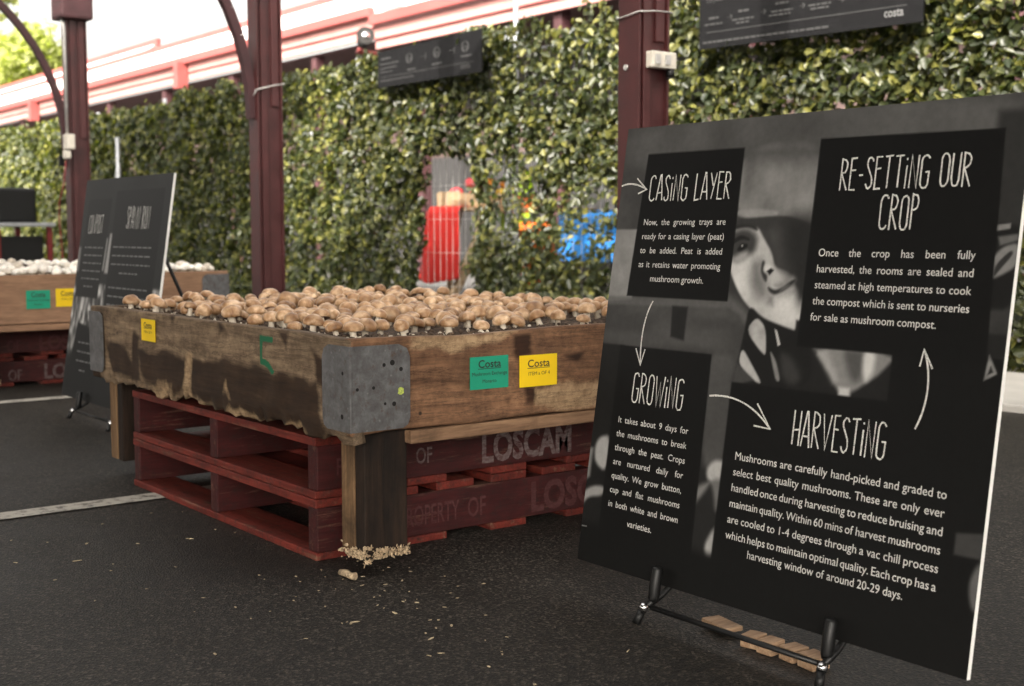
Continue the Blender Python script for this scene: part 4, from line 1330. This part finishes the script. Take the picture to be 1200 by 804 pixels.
# easel
def easel(loc, label):
    t = thing('display_easel', label, 'easel', loc, group='black tripod easels')
    # origin: left foot point on the ground below the board's left peg
    sp = .436
    for x in (0, sp):
        k = 1 if x == 0 else -1
        MB().tube([(x - .012 * k, -.026, .0), (x - .008 * k, -.014, .026)], [.0092, .0082], 12).build('foot', M['black'], t)
        MB().tube([(x - .008 * k, -.014, .026), (x - .005 * k, -.006, .038)], .0098, 12).build('joint', M['chrome'], t)
        # bent tube that runs under the board and up behind it
        MB().tube([(x - .004 * k, -.006, .034), (x - .002 * k, .034, .050), (x, .058, .066), (x + .004 * k, .072, .10), (sp / 2 - k * .04, .215, .93)], .007, 10).build('leg', M['black'], t)
        b0 = Vector((x - .002, .012, .040))
        MB().tube([b0, b0 + up * .010, b0 + up * .066, b0 + up * .072], [.009, .0118, .0118, .009], 14).build('board_peg', M['black'], t)
    MB().tube([(.004, .002, .032), (sp - .004, .002, .032)], .0055, 10).build('crossbar', M['black'], t)
    MB().tube([(sp / 2, .215, .93), (sp / 2, .62, .0)], .008, 10).build('leg', M['black'], t)
    MB().box((sp / 2 - .05, .195, .90), (sp / 2 + .05, .235, .95), bev=.006).build('top_hub', M['black'], t)
    return t
easel((-1.812, 1.752, 0), 'black tripod easel holding the large board at right')

# second board, farther back
B2, Q2 = board('display_board', 'smaller looking black board on compost standing between the two mushroom trays', (-5.645, 1.83, .0697), 'black information boards on easels')
def paint_two(u, v):
    x = u * BW; y = v * BH
    g = 26 + 10 * vnoise(x, y, 8, 80)
    def put(poly, val, blur, a=1.0):
        nonlocal g
        m = mask(x, y, poly, blur) * a
        g = g * (1 - m) + val * m
    put([(-.01, .50), (.36, .50), (.36, .40), (.30, .12), (-.01, .12)], 50 + 190 * vnoise(x, y * .45, 62, 81) ** 1.6, .01)
    put([(-.01, .50), (.97, .50), (.97, .33), (-.01, .33)], 44 + 170 * vnoise(x, y * .45, 62, 81) ** 1.6, .01, .9)
    put([(-.01, .20), (.97, .20), (.97, -.01), (-.01, -.01)], 24, .04)
    put([(.02, .44), (.30, .44), (.34, .87), (.06, .87)], 18, .003)
    put([(.385, .22), (.88, .22), (.90, .90), (.385, .90)], 17, .003)
    put([(.345, .55), (.385, .55), (.385, .72), (.362, .72)], 150, .006)
    put([(.315, .56), (.335, .56), (.345, .70), (.33, .70)], 130, .004)
    put([(-.01, .55), (.03, .55), (.03, .66), (-.01, .66)], 110, .006)
    put([(.90, .28), (.94, .28), (.94, .40), (.90, .40)], 120, .01)
    put([(.02, .02), (.40, .02), (.38, .30), (.10, .33)], 20, .006)
    lin = ((np.clip(g, 0, 255) / 255 + .055) / 1.055) ** 2.4
    return np.stack([lin, lin * .985, lin * .96], 1)
grid_object('print', 160, 160, lambda u, v: np.stack([u * BW, v * BH * up.y + nrm.y * .0015, v * BH * up.z + nrm.z * .0015], 1), paint_two, M['poster'], B2, 'paint')
P2f = lambda a, b: Q2(a, b, .004)
mb = MB(); headline(mb, 'COMPOST', .10, .27, .72, .80, P2f, .0032); mb.build('heading', M['chalk'], B2)
mb = MB(); headline(mb, 'SPAWN RUN', .54, .78, .74, .83, P2f, .0036); mb.build('heading', M['chalk'], B2)
def dashes(mb, x0, x1, y, h, P, rr, centre=False):
    x = x0
    while x < x1 - .01:
        w = min(rr.uniform(.02, .06), x1 - x)
        mb.add([P(x, y), P(x + w, y), P(x + w, y + h), P(x, y + h)], [(0, 1, 2, 3)])
        x += w + .010
def text_rows(parent, rows, P, h, mat, seed):
    rr = random.Random(seed)
    for (x0, x1, y) in rows:
        mb = MB(); dashes(mb, x0, x1, y, h, P, rr)
        mb.build('text_line', mat, parent)
text_rows(B2, [(.08, .30, .655 - .034 * i) for i in range(5)] + [(.12, .24, .485)], P2f, .006, M['print_grey'], 1)
text_rows(B2, [(.42, .84, .66 - .036 * i) for i in range(3)] + [(.52, .72, .552)] + [(.42, .84, .49 - .036 * i) for i in range(3)] + [(.46, .78, .382)], P2f, .006, M['print_grey'], 2)
text_rows(B2, [(.14, .34, .24 - .04 * i) for i in range(3)] + [(.19, .26, .12)], P2f, .007, M['print_grey'], 3)
easel((-5.352, 1.79, 0), 'black tripod easel holding the farther black board')

# ================================================================== BANNERS ON THE FENCE
def banner(x0, x1, zl0, zl1, zr0, zr1, label, rows, big):
    t = thing('fence_banner', label, 'sign', (x0, 6.16, zl0), group='long black banners tied to the leafy fence')
    W = x1 - x0
    def Q(a, b, k=0.0):   # a along 0..1, b up 0..1
        z = (zl0 + (zr0 - zl0) * a) * (1 - b) + (zl1 + (zr1 - zl1) * a) * b - zl0
        return (a * W, -k, z)
    d = .012
    vs = [Q(0, 0), Q(1, 0), Q(1, 1), Q(0, 1)] + [Q(0, 0, -d), Q(1, 0, -d), Q(1, 1, -d), Q(0, 1, -d)]
    MB().add(vs, [(0, 1, 2, 3), (7, 6, 5, 4), (0, 4, 5, 1), (1, 5, 6, 2), (2, 6, 7, 3), (3, 7, 4, 0)]).build('panel', M['print_black'], t)
    P = lambda a, b: Q(a, b, .003)
    rr = random.Random(9)
    for (a0, a1, b, h) in rows:
        mb = MB()
        a = a0
        while a < a1 - .004:
            w = min(rr.uniform(.012, .035), a1 - a)
            mb.add([P(a, b), P(a + w, b), P(a + w, b + h), P(a, b + h)], [(0, 1, 2, 3)])
            a += w + .005
        mb.build('text_line', M['text_dim'], t)
    mb = MB()
    mb.add([P(.04, .27), P(.94, .27), P(.94, .285), P(.04, .285)], [(0, 1, 2, 3)])
    mb.build('rule', M['text_dim'], t)
    return t, P
t, P = banner(-5.954, -4.254, 1.983, 2.352, 1.949, 2.318, 'wide black banner tied high on the fence above the large board',
       [(.02, .62, .09, .035), (.03, .12, .40, .03), (.17, .28, .42, .03), (.19, .26, .36, .03), (.36, .46, .46, .03), (.35, .45, .40, .03), (.53, .63, .47, .03), (.54, .62, .41, .03), (.70, .82, .50, .03), (.05, .10, .5, .04), (.2, .26, .55, .04), (.38, .44, .58, .04), (.55, .61, .62, .04)], True)
mb = MB()
put_word(mb, 'costa', .85, .13, .19, lambda a, b: P(a, b), 0.19, 0.02)
mb.build('logo', M['print_grey'], t)
mb = MB()
put_word(mb, 'Eat', .035, .80, .14, P, .2); put_word(mb, 'your', .075, .80, .14, P, .2); mb.build('heading', M['text_dim'], t)
for a in (.145, .31, .49, .66):
    mb = MB(); ribbon(mb, [(a, .50), (a + .022, .50)], .008, P); ribbon(mb, [(a + .016, .54), (a + .024, .50), (a + .016, .46)], .006, P); mb.build('arrow', M['text_dim'], t)
t, P = banner(-9.963, -8.378, 2.088, 2.404, 2.079, 2.423, 'small looking black banner on the fence left of the thin pole',
       [(.03, .22, .62, .035), (.03, .20, .50, .035), (.03, .16, .40, .03), (.03, .38, .16, .03), (.31, .39, .34, .04), (.55, .65, .36, .04), (.82, .92, .42, .04), (.04, .14, .76, .05)], False)
for a in (.33, .60, .86):
    mb = MB(); ribbon(mb, arc(a, .66, .028, .13, 0, 360, 16), .010, P); ribbon(mb, arc(a, .62, .014, .06, 0, 360, 12), .008, P); mb.build('drawing', M['text_dim'], t)
for a in (.46, .73):
    mb = MB(); ribbon(mb, [(a - .02, .64), (a + .03, .64)], .012, P); ribbon(mb, [(a + .03, .54), (a + .035, .72)], .006, P); mb.build('arrow', M['text_dim'], t)
mb = MB(); put_word(mb, 'costa', .82, .14, .2, P, .2, .02); mb.build('logo', M['text_dim'], t)

# ================================================================== THINGS BEHIND THE FENCE
t = thing('trestle_table', 'wooden trestle table beyond the wire gap in the fence', 'table', (-11.6, 8.1, 0))
MB().box((-.36, 0, 1.02), (.30, 1.9, 1.06), bev=.004).build('table_top', M['wood_pale'], t)
for y in (.25, 1.6):
    MB().box((-.03, -.03, 0), (.03, .03, 1.12), bev=.004, mat=Matrix.Translation((-.42, y, 0)) @ Matrix.Rotation(.22, 4, 'Y')).build('leg', M['wood_pale'], t)
    MB().box((-.03, -.03, 0), (.03, .03, 1.14), bev=.004, mat=Matrix.Translation((.62, y, 0)) @ Matrix.Rotation(-.42, 4, 'Y')).build('leg', M['wood_pale'], t)
t = thing('added_shade_canopy', 'unseen dark canopy added to shade the goods behind the fence gap', 'canopy', (-10.4, 9.2, 0))  # hidden behind the leaves, added to keep sun off the goods
MB().box((-2.8, -2.1, 2.36), (2.8, 2.6, 2.40), bev=.01).build('roof', M['board_back'], t)
for x in (-2.7, 2.7):
    for y in (-2.0, 2.5):
        MB().tube([(x, y, 0), (x, y, 2.36)], .025, 8).build('pole', M['steel'], t)
# red cloth hanging over the end of the table
def cloth():
    nx, ny = 36, 40
    vs, fs = [], []
    for j in range(ny + 1):
        v = j / ny
        for i in range(nx + 1):
            u = i / nx
            half = .30 + .11 * v
            x = (u - .5) * 2 * half + .05 * (v) * (1 - 2 * u) * 0
            z = 1.065 - v * (.86 - .12 * abs(u - .35))
            y = -.04 - .06 * v + .026 * math.sin(u * 7 + v * 3) * v + .006 * math.sin(u * 13 + 2 * v) * v - .05 * math.exp(-((u - .55) / .25) ** 2) * v
            if v < .06: y = .25 * (1 - v / .06) - .04; z = 1.066
            vs.append((x, y, z))
    for j in range(ny):
        for i in range(nx):
            a = j * (nx + 1) + i
            fs.append((a, a + 1, a + nx + 2, a + nx + 1))
    mb = MB(); mb.add(vs, fs, 0, True)
    o = mb.build('red_cloth', M['red_cloth'], None, (-11.64, 8.06, 0))
    s = o.modifiers.new('thickness', 'SOLIDIFY'); s.thickness = .004
    tag(o, 'bright red cloth hanging off the table end in the fence gap', 'cloth')
cloth()
t = thing('fruit_tray', 'pale wooden tray of fruit on the trestle table behind the gap', 'tray', (-11.63, 8.12, 1.062))
MB().box((-.22, .0, .08), (.20, 1.2, .10), bev=.002).build('base', M['wood_pale'], t)
MB().box((-.22, -.02, 0), (.20, -.001, .17), bev=.003).build('side', M['wood_pale'], t)
MB().box((.201, -.02, 0), (.22, 1.22, .15), bev=.003).build('side', M['wood_pale'], t)
MB().box((-.24, -.02, 0), (-.221, 1.22, .15), bev=.003).build('side', M['wood_pale'], t)
MB().box((-.22, 1.201, 0), (.20, 1.22, .15), bev=.003).build('side', M['wood_pale'], t)
sph = [(.001, -1), (.5, -.87), (.87, -.5), (1, 0), (.87, .5), (.5, .87), (.15, .97), (.001, .93)]
fm = {}
fl = [('fruit_red', 0, .1), ('fruit_red', .1, .2), ('fruit_red', -.12, .15), ('fruit_orange', .12, .45), ('fruit_yellow', .1, .62), ('fruit_red', 0, .4), ('fruit_red', -.1, .5), ('fruit_orange', .02, .75), ('fruit_yellow', -.1, .85), ('fruit_red', .12, .9), ('fruit_red', .0, 1.05), ('fruit_orange', .12, .3), ('fruit_red', 0.05, .3), ('fruit_red', .03, .58)]
for k, (m, x, y) in enumerate(fl):
    o = MB().lathe(sph, 14, mat=Matrix.Diagonal((.065, .065, .06, 1))).build('fruit', M[m], None, (-11.63 + x, 8.12 + y, 1.225 + (.105 if k % 2 else 0)))
    tag(o, {'fruit_red': 'round red fruit in the wooden tray behind the wire', 'fruit_orange': 'round orange fruit in the wooden tray behind the wire', 'fruit_yellow': 'round yellow fruit in the wooden tray behind the wire'}[m], 'fruit', 'fruit in the tray beyond the fence')
t = thing('grey_cabinet', 'grey cabinet standing behind the fruit tray beyond the fence', 'cabinet', (-11.55, 10.6, 0))
MB().box((-.1, 0, 0), (.75, .5, 1.85), bev=.01).build('body', M['grey_panel'], t)
MB().box((-.08, -.02, .1), (.31, -.001, 1.8), bev=.005).build('door', M['grey_panel'], t)
MB().box((.33, -.02, .1), (.73, -.001, 1.8), bev=.005).build('door', M['grey_panel'], t)
# leaning planks
for k, (x, a, lab) in enumerate(((-10.95, .62, 'upper pale plank leaning beside the red cloth'), (-10.85, .72, 'lower pale plank leaning beside the red cloth'))):
    o = MB().box((-.04, 0, 0), (.04, .03, 1.15), bev=.004, mat=Matrix.Rotation(a, 4, 'Y')).build('timber_plank', M['wood_pale'], None, (x - .55, 8.0 - .05 * k, .02 + .0 * k))
    tag(o, lab, 'plank', 'planks leaning behind the fence gap')
# hi-vis vest on a stand
t = thing('vest_stand', 'thin stand behind the leaves carrying a bright yellow vest', 'stand', (-11.55, 9.0, 0))
MB().tube([(0, 0, .03), (0, 0, 1.55)], .015, 8).build('pole', M['steel'], t)
MB().tube([(-.22, 0, 1.48), (0, 0, 1.55), (.22, 0, 1.48)], .012, 8).build('hanger_arm', M['steel'], t)
MB().lathe([(.001, .03), (.2, .025), (.22, 0)], 20).build('base', M['steel'], t)
def vest():
    mb = MB()
    ring = []
    prof = [(.80, .27, .13), (1.0, .27, .14), (1.2, .26, .14), (1.38, .24, .12), (1.47, .22, .08), (1.52, .10, .05)]
    n = 24
    vs = []
    for (z, a, b) in prof:
        for k in range(n):
            th = 2 * math.pi * k / n
            vs.append((a * math.cos(th), b * math.sin(th) * (1 + .08 * math.sin(5 * th)), z))
    fs, fm_ = [], []
    for j in range(len(prof) - 1):
        for k in range(n):
            mb.add([vs[j * n + k], vs[j * n + (k + 1) % n], vs[(j + 1) * n + (k + 1) % n], vs[(j + 1) * n + k]], [(0, 1, 2, 3)], 1 if j == 1 else 0, True)
    o = mb.build('safety_vest', [M['hivis'], M['orange']], None, (-11.55, 9.0, 0))
    tag(o, 'bright yellow hi-vis vest with an orange band glimpsed through the leaves', 'vest')
vest()
# orange and blue goods
t = thing('storage_crate', 'crate under a bright blue tarpaulin glimpsed through thin leaves', 'crate', (-10.2, 9.0, 0))
MB().box((-.55, 0, 0), (.55, .7, .55), bev=.02).build('box', M['grey_panel'], t)
MB().box((-.60, -.05, .45), (.60, .75, 1.02), bev=.09).build('tarpaulin', M['blue'], t)
t = thing('orange_bin', 'orange plastic bin behind the leaves left of the blue tarpaulin', 'bin', (-11.02, 8.9, 0))
MB().lathe([(.001, 0), (.2, 0), (.25, .80), (.27, .80), (.27, .83), (.24, .83), (.2, .05), (.001, .05)], 20).build('bin', M['orange'], t)
MB().lathe([(.28, .83), (.26, .88), (.001, .92)], 20).build('lid', M['orange'], t)

# ================================================================== LEFT BACKGROUND: TROLLEY AND SPEAKER
t = thing('equipment_trolley', 'metal trolley with red legs under the black loudspeaker at far left', 'trolley', (-13.9, 4.0, 0))
MB().box((-.62, -.3, .84), (.62, .3, .88), bev=.006).build('shelf', M['steel'], t)
MB().box((-.60, -.28, .25), (.60, .28, .28), bev=.006).build('shelf', M['steel'], t)
for x in (-.58, .5):
    for y in (-.26, .26):
        MB().box((x, y - .025, .05), (x + .05, y + .025, .84), bev=.004).build('leg', M['red_leg'], t)
        MB().tube([(x + .025, y - .02, .05), (x + .025, y + .02, .05)], .05, 12).build('wheel', M['black'], t)
t = thing('loudspeaker', 'black loudspeaker cabinet on the trolley at the far left edge', 'speaker', (-13.92, 4.0, .882))
MB().box((-.42, -.2, 0), (.36, .2, .36), bev=.03).build('cabinet', M['black'], t)
MB().box((-.38, -.215, .03), (.32, -.201, .33), bev=.004).build('grille', M['board_back'], t)
t = thing('amplifier', 'black box with green panel on lower trolley shelf at far left', 'amplifier', (-13.9, 4.0, .282))
MB().box((-.45, -.24, .2), (.45, .22, .46), bev=.01).build('case', M['black'], t)
MB().box((-.5, -.2, 0), (.45, .2, .19), bev=.01).build('case', M['black'], t)
MB().box((.1, -.252, .25), (.3, -.241, .42), bev=.003).build('panel', M['green_card'], t)

# ================================================================== SMALL THINGS ON THE GROUND
blk = [(-1.722, -1.640, 'flat pale timber strip under the large board nearest left peg', .010),
       (-1.598, -1.562, 'leftmost small timber block in the row under the large board', .024), (-1.556, -1.520, 'second small timber block from the left under the large board', .026),
       (-1.508, -1.470, 'third small timber block from the left under the large board', .026), (-1.462, -1.420, 'rightmost timber block half hidden by the right easel peg', .026)]
for (x0, x1, lab, h) in blk:
    o = MB().box((0, 0, 0), (x1 - x0, .042, h), bev=.003, mat=Matrix.Rotation(random.uniform(-.22, .22), 4, 'Z')).build('timber_block', M['wood_cut'], None, (x0, 1.785 + random.uniform(-.006, .006) + (.02 if h < .02 else 0), .0005 + (.012 if h < .02 else 0)))
    tag(o, lab, 'timber block', 'timber offcuts under the large board')

def litter():
    mb = MB(); rr = random.Random(12)
    def crumb(x, y, s):
        mt = Matrix.Translation((x, y, s * .35)) @ Matrix.Rotation(rr.random() * 6.28, 4, 'Z') @ Matrix.Diagonal((1 + rr.random() * 1.6, .6 + .5 * rr.random(), .45, 1))
        mb.lathe([(.0001, -s * .7), (s * .9, -s * .3), (s, s * .2), (.0001, s * .8)], 6, 0, mt, smooth=False)
    for k in range(42):   # under the near leg and in front of it
        crumb(-2.40 + rr.gauss(0, .12), 1.40 + rr.gauss(0, .10), rr.uniform(.0010, .0034))
    for k in range(45):
        crumb(rr.uniform(-3.6, -1.6), rr.uniform(.75, 1.55), rr.uniform(.001, .0030))
    for k in range(16):
        crumb(-2.1 + rr.gauss(0, .15), 1.4 + rr.gauss(0, .12), rr.uniform(.002, .005))
    for k in range(9):   # thin straws
        x, y, a, l = rr.uniform(-3.6, -1.6), rr.uniform(.8, 1.7), rr.random() * 3.14, rr.uniform(.008, .022)
        mb.tube([(x, y, .0015), (x + math.cos(a) * l, y + math.sin(a) * l, .002)], .0011, 5)
    o = mb.build('ground_litter', M['straw'])
    tag(o, 'pale crumbs and bits of straw scattered on the dark asphalt', 'litter', kind='stuff')
litter()
o = MB().tube([(0, 0, .008), (.022, .004, .010), (.045, .0, .009), (.058, .006, .010)], [.007, .009, .007, .009], 9).build('mushroom_offcut', M['crust'], None, (-2.50, 1.432, .001))
tag(o, 'pale trimmed mushroom stem lying on asphalt at the near leg', 'stem')
